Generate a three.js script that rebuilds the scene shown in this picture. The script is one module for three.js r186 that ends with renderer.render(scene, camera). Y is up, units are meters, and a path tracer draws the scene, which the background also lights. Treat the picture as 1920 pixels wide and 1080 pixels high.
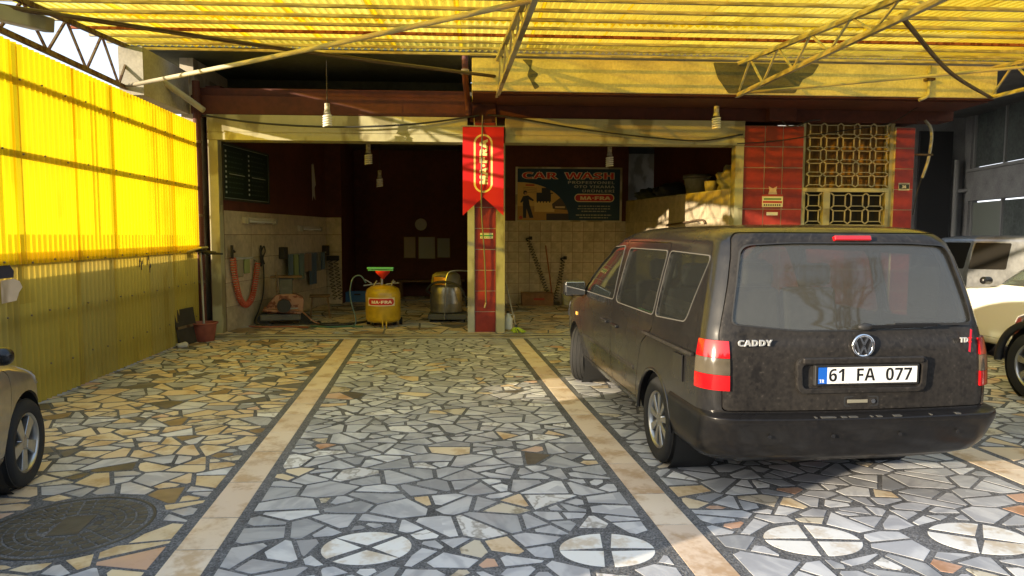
import * as THREE from 'three';
import { mergeGeometries, mergeVertices, toCreasedNormals } from 'three/addons/utils/BufferGeometryUtils.js';
import { RoundedBoxGeometry } from 'three/addons/geometries/RoundedBoxGeometry.js';
import { TextGeometry } from 'three/addons/geometries/TextGeometry.js';
import { FontLoader } from 'three/addons/loaders/FontLoader.js';
import { Brush, Evaluator, SUBTRACTION, INTERSECTION } from 'three-bvh-csg';

// ---------- camera, sky, sun, exposure ----------
const scene = new THREE.Scene();
const DEG = Math.PI / 180;
const V = (x, y, z) => new THREE.Vector3(x, y, z);
const camera = new THREE.PerspectiveCamera(45.13, 1024 / 576, 0.05, 2500);
{
  const yaw = 3 * DEG, pitch = 4.4 * DEG, roll = 0.22 * DEG;
  const fw = V(Math.sin(yaw) * Math.cos(pitch), -Math.sin(pitch), -Math.cos(yaw) * Math.cos(pitch));
  const r0 = V(Math.cos(yaw), 0, Math.sin(yaw)), u0 = r0.clone().cross(fw);
  const R = r0.clone().multiplyScalar(Math.cos(roll)).addScaledVector(u0, Math.sin(roll));
  const U = u0.clone().multiplyScalar(Math.cos(roll)).addScaledVector(r0, -Math.sin(roll));
  camera.position.set(0, 1.72, 0);
  camera.quaternion.setFromRotationMatrix(new THREE.Matrix4().makeBasis(R, U, fw.clone().negate()));
}
scene.add(camera);
const SUN_AZ = 68 * DEG, SUN_EL = 10.8 * DEG;                 // low evening sun, from the left and a little behind
const sunDir = V(-Math.sin(SUN_AZ) * Math.cos(SUN_EL), Math.sin(SUN_EL), Math.cos(SUN_AZ) * Math.cos(SUN_EL));
const sun = new THREE.DirectionalLight(new THREE.Color().setRGB(1.0, 0.83, 0.60), 5);
sun.name = 'sun'; sun.position.copy(sunDir).multiplyScalar(60); sun.target.position.set(0, 0, -7);
sun.castShadow = true; sun.shadow.mapSize.set(4096, 4096);
Object.assign(sun.shadow.camera, { left: -25, right: 25, top: 20, bottom: -20, near: 1, far: 140 });
scene.add(sun, sun.target);
{
  const W = 1024, H = 512, d = new Float32Array(W * H * 4);
  for (let j = 0; j < H; j++) for (let i = 0; i < W; i++) {
    const el = ((j + 0.5) / H - 0.5) * Math.PI, az = ((i + 0.5) / W - 0.5) * 2 * Math.PI;
    const y = Math.sin(el), x = Math.cos(el) * Math.cos(az), z = Math.cos(el) * Math.sin(az);
    const c = Math.max(0, x * sunDir.x + y * sunDir.y + z * sunDir.z), up = Math.max(0, y);
    const h = Math.pow(1 - up, 4.5), g = Math.pow(c, 10), g2 = Math.pow(c, 3);
    const o = (j * W + i) * 4;
    d[o] = 0.28 + 0.68 * h + 1.6 * g + 0.40 * g2;
    d[o + 1] = 0.38 + 0.61 * h + 1.3 * g + 0.34 * g2;
    d[o + 2] = 0.54 + 0.47 * h + 0.85 * g + 0.22 * g2;
    d[o + 3] = 1;
  }
  const t = new THREE.DataTexture(d, W, H, THREE.RGBAFormat, THREE.FloatType);
  t.mapping = THREE.EquirectangularReflectionMapping; t.magFilter = THREE.LinearFilter; t.needsUpdate = true;
  scene.background = t; scene.environment = t;
}
const renderer = new THREE.WebGLRenderer({ antialias: true });
renderer.setSize(1024, 576);
renderer.toneMapping = THREE.LinearToneMapping;
renderer.toneMappingExposure = 2.05;
renderer.shadowMap.enabled = true;

// ---------- helpers ----------
function rng(seed) { let s = seed >>> 0; return () => { s = (s + 0x6D2B79F5) | 0; let t = Math.imul(s ^ (s >>> 15), 1 | s); t = (t + Math.imul(t ^ (t >>> 7), 61 | t)) ^ t; return ((t ^ (t >>> 14)) >>> 0) / 4294967296; }; }
const taken = {};
function numbered(n) { const k = (taken[n] = (taken[n] ?? -1) + 1); return k ? `${n}_${String(k).padStart(3, '0')}` : n; }
function mesh(name, geo, mat, parent) {
  const m = new THREE.Mesh(geo, mat); m.castShadow = m.receiveShadow = true;
  m.name = (!parent || parent === scene) ? numbered(name) : name;
  (parent ?? scene).add(m); return m;
}
function tag(o, label, category, group) { o.userData.label = label; o.userData.category = category; if (group) o.userData.group = group; return o; }
function thing(name, label, category, pos = [0, 0, 0], turn = 0, group) {
  const g = new THREE.Group(); g.name = numbered(name); g.position.set(...pos); g.rotation.y = turn; scene.add(g); return tag(g, label, category, group);
}
function structure(o) { o.userData.kind = 'structure'; return o; }
function group(name, parent) { const g = new THREE.Group(); g.name = name; parent.add(g); return g; }
// planar uv in metres, by the face's main axis
function uvm(g, s = 1) {
  const p = g.attributes.position, n = g.attributes.normal, uv = new Float32Array(p.count * 2);
  for (let i = 0; i < p.count; i++) {
    const ax = Math.abs(n.getX(i)), ay = Math.abs(n.getY(i)), az = Math.abs(n.getZ(i));
    const [a, b] = ay > ax && ay > az ? [p.getX(i), p.getZ(i)] : ax > az ? [p.getZ(i), p.getY(i)] : [p.getX(i), p.getY(i)];
    uv[2 * i] = a * s; uv[2 * i + 1] = b * s;
  }
  g.setAttribute('uv', new THREE.BufferAttribute(uv, 2)); return g;
}
function box(x0, x1, y0, y1, z0, z1) { const g = new THREE.BoxGeometry(Math.abs(x1 - x0), Math.abs(y1 - y0), Math.abs(z1 - z0)); g.translate((x0 + x1) / 2, (y0 + y1) / 2, (z0 + z1) / 2); return uvm(g); }
function rbox(x0, x1, y0, y1, z0, z1, r = 0.01, seg = 2) { const g = new RoundedBoxGeometry(Math.abs(x1 - x0), Math.abs(y1 - y0), Math.abs(z1 - z0), seg, r); g.translate((x0 + x1) / 2, (y0 + y1) / 2, (z0 + z1) / 2); return uvm(g); }
function bar(a, b, w, h = w) {
  const d = b.clone().sub(a), L = d.length(), g = new THREE.BoxGeometry(w, h, L); uvm(g);
  const z = d.normalize(), ref = Math.abs(z.y) > 0.95 ? V(1, 0, 0) : V(0, 1, 0), x = ref.clone().cross(z).normalize(), y = z.clone().cross(x);
  g.applyMatrix4(new THREE.Matrix4().makeBasis(x, y, z).setPosition(a.clone().add(b).multiplyScalar(0.5))); return g;
}
function cyl(r0, r1, h, x, y, z, seg = 20) { const g = new THREE.CylinderGeometry(r1, r0, h, seg); g.translate(x, y + h / 2, z); return g; }
function tube(pts, r, n = 0, rs = 8, closed = false) {
  const c = new THREE.CatmullRomCurve3(pts, closed, 'centripetal'); return new THREE.TubeGeometry(c, n || Math.max(8, pts.length * 6), r, rs, closed);
}
function rod(a, b, r, rs = 10) { const g = new THREE.CylinderGeometry(r, r, a.distanceTo(b), rs); const q = new THREE.Quaternion().setFromUnitVectors(V(0, 1, 0), b.clone().sub(a).normalize()); g.applyQuaternion(q); const m = a.clone().add(b).multiplyScalar(0.5); g.translate(m.x, m.y, m.z); return g; }
function lathe(pts, seg = 32) { return new THREE.LatheGeometry(pts.map(([x, y]) => new THREE.Vector2(x, y)), seg); }
function merge(...gs) { return mergeGeometries(gs.flat().map(g => { const q = g.index ? g.toNonIndexed() : g.clone(); for (const k of Object.keys(q.attributes)) if (!['position', 'normal', 'uv'].includes(k)) q.deleteAttribute(k); q.clearGroups(); return q; })); }
function shapeOf(pts, r = 0) {
  const s = new THREE.Shape(), n = pts.length;
  if (!r) { pts.forEach(([x, y], i) => i ? s.lineTo(x, y) : s.moveTo(x, y)); s.closePath(); return s; }
  for (let i = 0; i < n; i++) {
    const [px, py] = pts[(i + n - 1) % n], [cx, cy] = pts[i], [nx, ny] = pts[(i + 1) % n];
    const la = Math.hypot(px - cx, py - cy), lb = Math.hypot(nx - cx, ny - cy), q = Math.min(r, la * 0.45, lb * 0.45);
    const a = [cx + (px - cx) / la * q, cy + (py - cy) / la * q], b = [cx + (nx - cx) / lb * q, cy + (ny - cy) / lb * q];
    i ? s.lineTo(...a) : s.moveTo(...a); s.quadraticCurveTo(cx, cy, ...b);
  }
  s.closePath(); return s;
}
function prism(pts, depth, r = 0, bevel = 0) {
  const g = new THREE.ExtrudeGeometry(shapeOf(pts, r), { depth, curveSegments: 6, bevelEnabled: bevel > 0, bevelSize: bevel, bevelThickness: bevel, bevelSegments: 2, bevelOffset: -bevel });
  g.clearGroups(); return g;
}

// ---------- textures ----------
const hash = (x, y, s) => { let h = Math.imul(x, 374761393) + Math.imul(y, 668265263) + Math.imul(s, 974634777) | 0; h = Math.imul(h ^ (h >>> 13), 1274126177); return ((h ^ (h >>> 16)) >>> 0) / 4294967296; };
function vnoise(x, y, per, s) { // tileable value noise
  const xi = Math.floor(x), yi = Math.floor(y), fx = x - xi, fy = y - yi, u = fx * fx * (3 - 2 * fx), v = fy * fy * (3 - 2 * fy), w = (a) => ((a % per) + per) % per;
  const a = hash(w(xi), w(yi), s), b = hash(w(xi + 1), w(yi), s), c = hash(w(xi), w(yi + 1), s), d = hash(w(xi + 1), w(yi + 1), s);
  return a + (b - a) * u + (c - a) * v + (a - b - c + d) * u * v;
}
function fbm(u, v, per, oct, s, gain = 0.5) { let a = 0, t = 0, k = 1; for (let i = 0; i < oct; i++) { a += k * vnoise(u * per, v * per, per, s + i); t += k; k *= gain; per *= 2; } return a / t; }
const clamp = (x, a = 0, b = 1) => Math.min(b, Math.max(a, x)), smooth = (a, b, x) => { const t = clamp((x - a) / (b - a)); return t * t * (3 - 2 * t); };
const toS = (c) => c <= 0.0031308 ? 12.92 * c : 1.055 * Math.pow(c, 1 / 2.4) - 0.055;
function tex(size, fn, srgb = true, wrapSize = 1) {
  const d = new Uint8Array(size * size * 4);
  for (let j = 0; j < size; j++) for (let i = 0; i < size; i++) {
    const c = fn((i + 0.5) / size, (j + 0.5) / size), o = (j * size + i) * 4;
    for (let k = 0; k < 3; k++) d[o + k] = Math.round(255 * clamp(srgb ? toS(clamp(c[k])) : c[k])); d[o + 3] = 255;
  }
  const t = new THREE.DataTexture(d, size, size); t.colorSpace = srgb ? THREE.SRGBColorSpace : THREE.NoColorSpace;
  t.magFilter = THREE.LinearFilter; t.minFilter = THREE.LinearMipmapLinearFilter; t.generateMipmaps = true; t.wrapS = t.wrapT = THREE.RepeatWrapping; t.repeat.set(1 / wrapSize, 1 / wrapSize); t.needsUpdate = true; return t;
}
const grey = (v) => [v, v, v];
const mixc = (a, b, t) => a.map((x, i) => x + (b[i] - x) * t);
const T = {};
T.grime = tex(512, (u, v) => { const a = fbm(u, v, 4, 5, 11), b = fbm(u, v, 24, 3, 31); return grey(clamp(0.62 + 0.5 * (a - 0.5) + 0.35 * (b - 0.5) + 0.12)); }, true, 1.6);
T.stain = tex(512, (u, v) => { const a = fbm(u, v * 0.5, 6, 5, 17), b = fbm(u, v, 30, 3, 5), dk = smooth(0.56, 0.7, a); return mixc(grey(0.92 + 0.16 * (b - 0.5)), [0.42, 0.38, 0.3], dk * 0.8); }, true, 2.2);
T.streak = tex(512, (u, v) => { // veins of grey marble
  const w = 0.09 * (fbm(u, v, 3, 3, 41) - 0.5), a = fbm(u * 0.34 + 0, v + w, 9, 4, 7, 0.6), b = fbm(u, v, 40, 2, 77);
  const k = smooth(0.34, 0.66, a); return mixc([0.70, 0.71, 0.74], [1, 1, 1], clamp(k + 0.25 * (b - 0.5))); }, true, 0.9);
T.cream = tex(512, (u, v) => { const a = fbm(u, v, 5, 5, 61), b = fbm(u, v, 36, 3, 91); const k = clamp(a * 1.1 - 0.05 + 0.35 * (b - 0.5)); return mixc([0.72, 0.62, 0.5], [1, 1, 1], smooth(0.2, 0.6, k)); }, true, 0.8);
T.vein = tex(512, (u, v) => { const a = fbm(u, v, 5, 5, 261), l = Math.abs(a - 0.5) * 12, b = fbm(u, v, 28, 3, 9); return mixc([0.4, 0.37, 0.33], [1, 1, 1], clamp(smooth(0, 1, l) * 0.8 + 0.2 + 0.2 * (b - 0.5))); }, true, 0.6);
T.mortar = tex(512, (u, v) => { const a = fbm(u, v, 6, 4, 3), b = fbm(u, v, 128, 2, 13); const f = b > 0.66 ? 1.5 : b < 0.36 ? 0.55 : 0.95; return grey(clamp((0.45 + 0.5 * (a - 0.4)) * f)); }, true, 1.0);
T.bump = tex(256, (u, v) => grey(fbm(u, v, 16, 4, 203)), false, 0.5);
T.smear = tex(512, (u, v) => grey(clamp(0.25 + 0.6 * fbm(u, v, 5, 5, 303))), false, 1.1);
T.sheet = tex(512, (u, v) => { const a = fbm(u, v * 0.35, 7, 5, 71), b = fbm(u * 1, v * 0.12, 40, 3, 23), s = smooth(0.58, 0.78, a); return mixc(grey(clamp(0.94 + 0.12 * (b - 0.5))), [0.66, 0.58, 0.28], 0.4 * s + 0.15 * smooth(0.6, 0.8, b)); }, true, 2.4);
T.concrete = tex(512, (u, v) => { const a = fbm(u, v, 4, 5, 5), b = fbm(u, v, 60, 2, 15); return grey(clamp(0.78 + 0.4 * (a - 0.5) + 0.25 * (b - 0.5))); }, true, 1.5);
T.rust = tex(512, (u, v) => { const a = fbm(u, v, 14, 4, 55); return mixc([0.9, 0.9, 0.9], [0.40, 0.2, 0.09], smooth(0.52, 0.68, a)); }, true, 0.8);
// road dust on dark paint: the albedo itself, dust against lacquer, with dried runs and splashes
const dust = (seed, lo, hi, amount) => tex(1024, (u, v) => {
  const a = fbm(u, v, 6, 4, seed), r = fbm(u, v * 0.125, 64, 3, seed + 9), s = fbm(u, v, 128, 2, seed + 20), blot = fbm(u, v, 44, 3, seed + 40), dry = fbm(u, v, 9, 4, seed + 60);
  let k = amount * (0.85 + 0.3 * smooth(lo, hi, a) + 0.5 * (r - 0.5) + 1.0 * (s - 0.5));
  if (blot > 0.68 && dry > 0.52) k *= 0.62; if (s > 0.86) k += 0.9 * amount;
  return mixc([0.008, 0.008, 0.009], [0.25, 0.22, 0.18], clamp(k));
}, true, 2.3);
T.dustSide = dust(401, 0.35, 0.75, 0.026); T.dustGate = dust(433, 0.3, 0.7, 0.075);
T.dustRough = tex(512, (u, v) => grey(clamp(0.16 + 0.5 * fbm(u, v, 6, 5, 433))), false, 2.3);

// ---------- materials ----------
const rgb = (r, g, b) => new THREE.Color().setRGB(r, g, b);
function std(color, roughness = 0.7, o = {}) { const { metal = 0, map, bump, bumpScale = 0.002, ...rest } = o; return new THREE.MeshPhysicalMaterial({ color: Array.isArray(color) ? rgb(...color) : color, roughness, metalness: metal, map: map ?? null, bumpMap: bump ?? null, bumpScale: bump ? bumpScale : 1, ...rest }); }
const M = {};
M.mortar = std([0.26, 0.26, 0.265], 0.95, { map: T.mortar, bump: T.mortar, bumpScale: 0.003 });
M.asphalt = std([0.10, 0.10, 0.10], 0.95, { map: T.mortar });
M.concrete = std([0.44, 0.42, 0.37], 0.9, { map: T.concrete, bump: T.bump, bumpScale: 0.002 });
M.darkConcrete = std([0.15, 0.145, 0.13], 0.95, { map: T.concrete, bump: T.bump, bumpScale: 0.006 });
M.maroon = std([0.12, 0.028, 0.015], 0.75, { map: T.grime });
M.tileRed = [[0.36, 0.036, 0.020], [0.40, 0.042, 0.022], [0.33, 0.033, 0.019]].map(c => std(c, 0.38, { map: T.grime }));
M.grout = std([0.62, 0.56, 0.46], 0.9, { map: T.grime });
M.creamMetal = std([0.46, 0.43, 0.26], 0.5, { map: T.stain });
M.greyMetal = std([0.42, 0.42, 0.36], 0.5, { map: T.stain });
M.tileCream = [[0.66, 0.55, 0.37], [0.70, 0.58, 0.40], [0.62, 0.51, 0.34]].map(c => std(c, 0.3, { map: T.grime }));
M.whitewash = std([0.55, 0.5, 0.4], 0.85, { map: T.stain });
M.dark = std([0.05, 0.042, 0.032], 0.8, { map: T.grime });
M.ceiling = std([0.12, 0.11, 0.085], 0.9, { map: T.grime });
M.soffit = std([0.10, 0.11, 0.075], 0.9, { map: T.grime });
M.black = std([0.02, 0.02, 0.02], 0.6); M.blackGloss = std([0.012, 0.012, 0.013], 0.25);
M.rubber = std([0.022, 0.022, 0.022], 0.85, { map: T.grime });
M.cable = std([0.03, 0.028, 0.025], 0.6);
M.steel = std([0.5, 0.5, 0.5], 0.35, { metal: 1, map: T.grime }); M.chrome = std([0.8, 0.8, 0.8], 0.12, { metal: 1 });
M.alloy = std([0.62, 0.62, 0.60], 0.32, { metal: 0.85, map: T.grime });
M.paintIron = std([0.50, 0.47, 0.36], 0.65, { map: T.stain });
M.brownIron = std([0.15, 0.105, 0.06], 0.75, { map: T.rust });
M.roof = std([1.0, 0.90, 0.12], 0.5, { transmission: 0.94, specularIntensity: 0.3, thickness: 0, side: THREE.DoubleSide, map: T.sheet, ior: 1.35 });
M.wallSheet = std([1.0, 0.78, 0.0], 0.70, { specularIntensity: 0.4, transmission: 0.74, thickness: 0, side: THREE.DoubleSide, map: T.sheet, ior: 1.35 });
M.purlin = std([0.62, 0.55, 0.38], 0.8, { map: T.stain });
M.glass = std([0.9, 0.92, 0.9], 0.02, { transmission: 1, thickness: 0, ior: 1.5 });
M.darkGlass = std([0.02, 0.018, 0.015], 0.15, { specularIntensity: 0.5 });
M.woodBrown = std([0.20, 0.11, 0.04], 0.7, { map: T.grime });
// ---------- ground ----------
structure(mesh('ground', (() => { const g = new THREE.PlaneGeometry(1600, 1600, 1, 1); g.rotateX(-Math.PI / 2); g.translate(0, -0.05, 0); return uvm(g); })(), M.asphalt));

const SH = 0.0685, ux = (u, z) => u + SH * (z + 3.4);          // the paving runs a few degrees off the facade's normal
function clip(poly, nx, ny, c) { // keep nx*x + ny*y <= c
  const out = [];
  for (let i = 0; i < poly.length; i++) {
    const a = poly[i], b = poly[(i + 1) % poly.length], da = nx * a[0] + ny * a[1] - c, db = nx * b[0] + ny * b[1] - c;
    if (da <= 0) out.push(a);
    if ((da < 0 && db > 0) || (da > 0 && db < 0)) { const t = da / (da - db); out.push([a[0] + (b[0] - a[0]) * t, a[1] + (b[1] - a[1]) * t]); }
  }
  return out;
}
const area = (p) => { let s = 0; for (let i = 0; i < p.length; i++) { const a = p[i], b = p[(i + 1) % p.length]; s += a[0] * b[1] - a[1] * b[0]; } return s / 2; };
const centroid = (p) => { let x = 0, y = 0, s = 0; for (let i = 0; i < p.length; i++) { const a = p[i], b = p[(i + 1) % p.length], k = a[0] * b[1] - a[1] * b[0]; x += (a[0] + b[0]) * k; y += (a[1] + b[1]) * k; s += k; } return [x / (3 * s), y / (3 * s)]; };
function inset(p, gap) {
  let q = p; const ccw = area(p) > 0 ? 1 : -1;
  for (let i = 0; i < p.length; i++) { const a = p[i], b = p[(i + 1) % p.length], L = Math.hypot(b[0] - a[0], b[1] - a[1]); if (L < 1e-4) continue; const nx = ccw * (b[1] - a[1]) / L, ny = -ccw * (b[0] - a[0]) / L; q = clip(q, nx, ny, nx * a[0] + ny * a[1] - gap()); if (q.length < 3) return null; }
  return q;
}
function tidy(p) { return p.filter((a, i) => { const b = p[(i + 1) % p.length]; return Math.hypot(a[0] - b[0], a[1] - b[1]) > 0.012; }); }
function shatter(poly, lo, hi, rnd, out) {
  const A = Math.abs(area(poly)), want = lo + (hi - lo) * rnd() ** 1.6;
  if (A < want || poly.length < 3) { out.push(poly); return; }
  let best = 0, dir = [1, 0];
  for (let k = 0; k < 12; k++) { const t = k / 12 * Math.PI, x = Math.cos(t), y = Math.sin(t); let a = 1e9, b = -1e9; for (const q of poly) { const s = q[0] * x + q[1] * y; a = Math.min(a, s); b = Math.max(b, s); } if (b - a > best) { best = b - a; dir = [x, y]; } }
  const c = centroid(poly), t = (rnd() - 0.5) * 0.45, nx = dir[0] * Math.cos(t) - dir[1] * Math.sin(t), ny = dir[0] * Math.sin(t) + dir[1] * Math.cos(t), k = nx * c[0] + ny * c[1] + (rnd() - 0.5) * best * 0.22;
  const a = clip(poly, nx, ny, k), b = clip(poly, -nx, -ny, -k);
  for (const q of [a, b]) if (q.length > 2) shatter(q, lo, hi, rnd, out);
}
function crazy(u0, u1, z0, z1, cell, lo, hi, rnd) {
  const sx = 1.22, U0 = u0 / sx, U1 = u1 / sx, seeds = [];
  const nu = Math.max(2, Math.round((U1 - U0) / cell)), nv = Math.round((z1 - z0) / cell);
  for (let i = 0; i < nu; i++) for (let j = 0; j < nv; j++) seeds.push([U0 + (i + 0.5 + 0.55 * (rnd() - 0.5) + (j % 2 ? 0.2 : -0.2)) / nu * (U1 - U0), z0 + (j + 0.5 + 0.55 * (rnd() - 0.5)) / nv * (z1 - z0)]);
  const out = [];
  for (const s of seeds) {
    let p = [[U0, z0], [U1, z0], [U1, z1], [U0, z1]];
    for (const q of seeds) { if (q === s) continue; const dx = q[0] - s[0], dy = q[1] - s[1], L = Math.hypot(dx, dy); if (L > 4 * cell) continue; p = clip(p, dx / L, dy / L, (dx * (q[0] + s[0]) + dy * (q[1] + s[1])) / 2 / L); if (p.length < 3) break; }
    if (p.length > 2) shatter(p, lo, hi, rnd, out);
  }
  return out.map(p => p.map(([x, y]) => [x * sx, y]));
}
function slabGeo(poly, top, thick, rnd, cham = 0.004) { // a convex stone: chamfered top, skirt
  if (area(poly) > 0) poly = poly.slice().reverse();
  const c = centroid(poly), inn = poly.map(([x, y]) => { const dx = c[0] - x, dy = c[1] - y, L = Math.hypot(dx, dy); return [x + dx / L * cham * 1.4, y + dy / L * cham * 1.4]; });
  const pos = [], uv = [], n = poly.length, an = rnd() * 6.28, ou = rnd() * 3, ov = rnd() * 3, tx = (rnd() - 0.5) * 0.002, ty = (rnd() - 0.5) * 0.002;
  const put = (x, y, z) => { const dx = x - c[0], dz = z - c[1]; pos.push(dx, y + (y > top - 0.003 ? tx * dx + ty * dz : 0), dz); uv.push(ou + dx * Math.cos(an) - dz * Math.sin(an), ov + dx * Math.sin(an) + dz * Math.cos(an)); };
  for (let i = 1; i < n - 1; i++) { for (const k of [0, i, i + 1]) put(inn[k][0], top, inn[k][1]); }
  const ring = (A, ya, B, yb) => { for (let i = 0; i < n; i++) { const j = (i + 1) % n; put(A[i][0], ya, A[i][1]); put(B[i][0], yb, B[i][1]); put(A[j][0], ya, A[j][1]); put(A[j][0], ya, A[j][1]); put(B[i][0], yb, B[i][1]); put(B[j][0], yb, B[j][1]); } };
  ring(inn, top, poly, top - cham); ring(poly, top - cham, poly, top - thick);
  const g = new THREE.BufferGeometry(); g.setAttribute('position', new THREE.Float32BufferAttribute(pos, 3)); g.setAttribute('uv', new THREE.Float32BufferAttribute(uv, 2)); g.computeVertexNormals();
  return [g, c];
}
const stoneR = { roughnessMap: T.smear };
const S = (c, map) => std(c, 0.9, { map, ...stoneR });
const STONE = {
  grey: [[0.55, 0.55, 0.55], [0.63, 0.63, 0.63], [0.49, 0.49, 0.495], [0.71, 0.71, 0.70], [0.58, 0.58, 0.585], [0.42, 0.425, 0.43]].map(c => S(c, T.streak)),
  cream: [[0.70, 0.57, 0.38], [0.74, 0.62, 0.43], [0.66, 0.52, 0.33], [0.70, 0.55, 0.37]].map(c => S(c, T.cream)),
  pink: [[0.60, 0.38, 0.27], [0.64, 0.45, 0.34]].map(c => S(c, T.cream)),
  white: [[0.80, 0.79, 0.76], [0.72, 0.71, 0.69]].map(c => S(c, T.vein)),
  veined: [[0.62, 0.56, 0.44], [0.58, 0.50, 0.38]].map(c => S(c, T.vein)),
  dark: [[0.16, 0.14, 0.115], [0.20, 0.19, 0.18]].map(c => S(c, T.grime)),
  brown: [[0.36, 0.25, 0.14]].map(c => S(c, T.grime)),
};
M.slab = [[0.76, 0.62, 0.47], [0.80, 0.67, 0.52], [0.73, 0.58, 0.44]].map(c => S(c, T.cream));
M.inlay = S([0.84, 0.83, 0.79], T.cream);
function pick(mix, rnd) { let t = rnd() * Object.values(mix).reduce((a, b) => a + b, 0); for (const k in mix) { if ((t -= mix[k]) <= 0) { const l = STONE[k]; return l[Math.floor(rnd() * l.length)]; } } return STONE.grey[0]; }

const MANHOLE = [-2.38, -4.1, 0.43];
const INLAYS = [[-0.60, -3.73, 0.245, 0.2, 0.75], [0.72, -3.65, 0.262, 0.2, 0.05], [1.91, -3.72, 0.272, 0.2, 0.1], [2.88, -3.70, 0.275, 0.21, 0.55]];
function pavingBay(name, u0, u1, z0, z1, mix, seed, limit, o = {}) {
  const rnd = rng(seed), top = o.top ?? 0, y0 = o.bed ?? top - 0.0018, shear = o.shear ?? true;
  const at = shear ? ux : (u) => u;
  const bedPoly = [[at(u0, z0), z0], [at(u1, z0), z0], [at(u1, z1), z1], [at(u0, z1), z1]];
  const bedG = (() => { const s = prism(bedPoly.map(([x, z]) => [x, -z]), 0.03); s.rotateX(-Math.PI / 2); s.translate(0, y0 - 0.03, 0); return uvm(s); })();
  const bay = structure(mesh(name, bedG, M.mortar));
  const gap = () => 0.010 + 0.010 * rnd() * (o.gap ?? 1);
  let polys = crazy(u0 + 0.01, u1 - 0.01, z0 + 0.02, z1 - 0.02, o.cell ?? 0.30, o.lo ?? 0.022, o.hi ?? 0.085, rnd);
  const stones = [];
  for (let p of polys) {
    p = p.map(([u, z]) => [at(u, z), z]); let c = centroid(p), gone = false;
    for (const [cx, cz, rx, rz] of [[MANHOLE[0], MANHOLE[1], MANHOLE[2] + 0.055, MANHOLE[2] + 0.055], ...INLAYS.map(([x, z, a, b]) => [x, z, a + 0.03, b + 0.03])]) {
      const ex = (c[0] - cx) / rx, ez = (c[1] - cz) / rz, L = Math.hypot(ex, ez); if (L > 3) continue;
      if (L < 0.9) { gone = true; break; }
      const nx = ex / L / rx, nz = ez / L / rz, k = Math.hypot(nx, nz); p = clip(p, -nx / k, -nz / k, -((cx * nx + cz * nz) + 1) / k);
      if (p.length < 3 || Math.abs(area(p)) < 0.004) { gone = true; break; } c = centroid(p);
    }
    if (gone) continue;
    p = inset(p, gap); if (!p) continue; p = tidy(p); if (p.length < 3 || Math.abs(area(p)) < 0.0035) continue;
    if (rnd() < 0.35) { const i = Math.floor(rnd() * p.length), a = p[i], b = p[(i + 1) % p.length], q = p[(i + p.length - 1) % p.length], t = 0.15 + 0.2 * rnd(); p = [...p.slice(0, i), [a[0] + (q[0] - a[0]) * t, a[1] + (q[1] - a[1]) * t], [a[0] + (b[0] - a[0]) * t, a[1] + (b[1] - a[1]) * t], ...p.slice(i + 1)]; }
    for (let i = 0; i < p.length; i++) { // blunt the sharp corners, as a mason does
      const a = p[i], b = p[(i + 1) % p.length], q = p[(i + p.length - 1) % p.length], l1 = Math.hypot(q[0] - a[0], q[1] - a[1]), l2 = Math.hypot(b[0] - a[0], b[1] - a[1]);
      const cs = ((q[0] - a[0]) * (b[0] - a[0]) + (q[1] - a[1]) * (b[1] - a[1])) / l1 / l2; if (cs < 0.5) continue;
      const t = 0.035 + 0.03 * rnd(); p = [...p.slice(0, i), [a[0] + (q[0] - a[0]) / l1 * Math.min(t, l1 * 0.4), a[1] + (q[1] - a[1]) / l1 * Math.min(t, l1 * 0.4)], [a[0] + (b[0] - a[0]) / l2 * Math.min(t, l2 * 0.4), a[1] + (b[1] - a[1]) / l2 * Math.min(t, l2 * 0.4)], ...p.slice(i + 1)]; i++;
    }
    stones.push(p);
  }
  const size = (p) => Math.abs(area(p)) / Math.max(1, centroid(p)[1] ** 2 + centroid(p)[0] ** 2) ** 1.5;
  stones.sort((a, b) => size(b) - size(a));
  const rest = new Map();
  stones.forEach((p, i) => {
    const [g, c] = slabGeo(p, top + 0.0005 * (rnd() - 0.5), 0.02, rnd, 0.0008), m = pick(mix, rnd);
    if (i < limit) { const s = mesh('stone', g, m, bay); s.position.set(c[0], 0, c[1]); } else { g.translate(c[0], 0, c[1]); if (!rest.has(m)) rest.set(m, []); rest.get(m).push(g); }
  });
  for (const [m, gs] of rest) { const s = mesh('small_stones', mergeGeometries(gs), m, bay); s.userData.kind = 'stuff'; }
  return bay;
}
function slabStrip(name, u0, u1, z0, z1, seed) {
  const rnd = rng(seed), bed = structure(mesh(name, (() => { const s = prism([[ux(u0 - 0.045, z0), -z0], [ux(u1 + 0.045, z0), -z0], [ux(u1 + 0.045, z1), -z1], [ux(u0 - 0.045, z1), -z1]], 0.03); s.rotateX(-Math.PI / 2); s.translate(0, -0.0317, 0); return uvm(s); })(), M.mortar));
  for (let z = z0 + 0.02; z < z1 - 0.2;) {
    const L = 0.42 + 0.3 * rnd(), e = Math.min(z + L, z1 - 0.01), k = 0.004;
    const [g, c] = slabGeo([[ux(u0, z), z + k], [ux(u1, z), z + k + 0.01 * (rnd() - 0.5)], [ux(u1, e), e - k], [ux(u0, e), e - k]], 0.0005 * rnd(), 0.02, rnd, 0.001);
    const s = mesh('slab', g, M.slab[Math.floor(rnd() * 3)], bed); s.position.set(c[0], 0, c[1]); z = e;
  }
}
pavingBay('paving_bay', -4.42, -1.655, -11.42, -2.3, { grey: 32, cream: 48, veined: 7, brown: 4, dark: 4, pink: 3, white: 2 }, 5, 300);
pavingBay('paving_bay', -1.34, 1.065, -11.42, -2.3, { grey: 82, cream: 4.5, veined: 2.5, white: 7, pink: 2.5, dark: 1 }, 12, 300);
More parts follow.
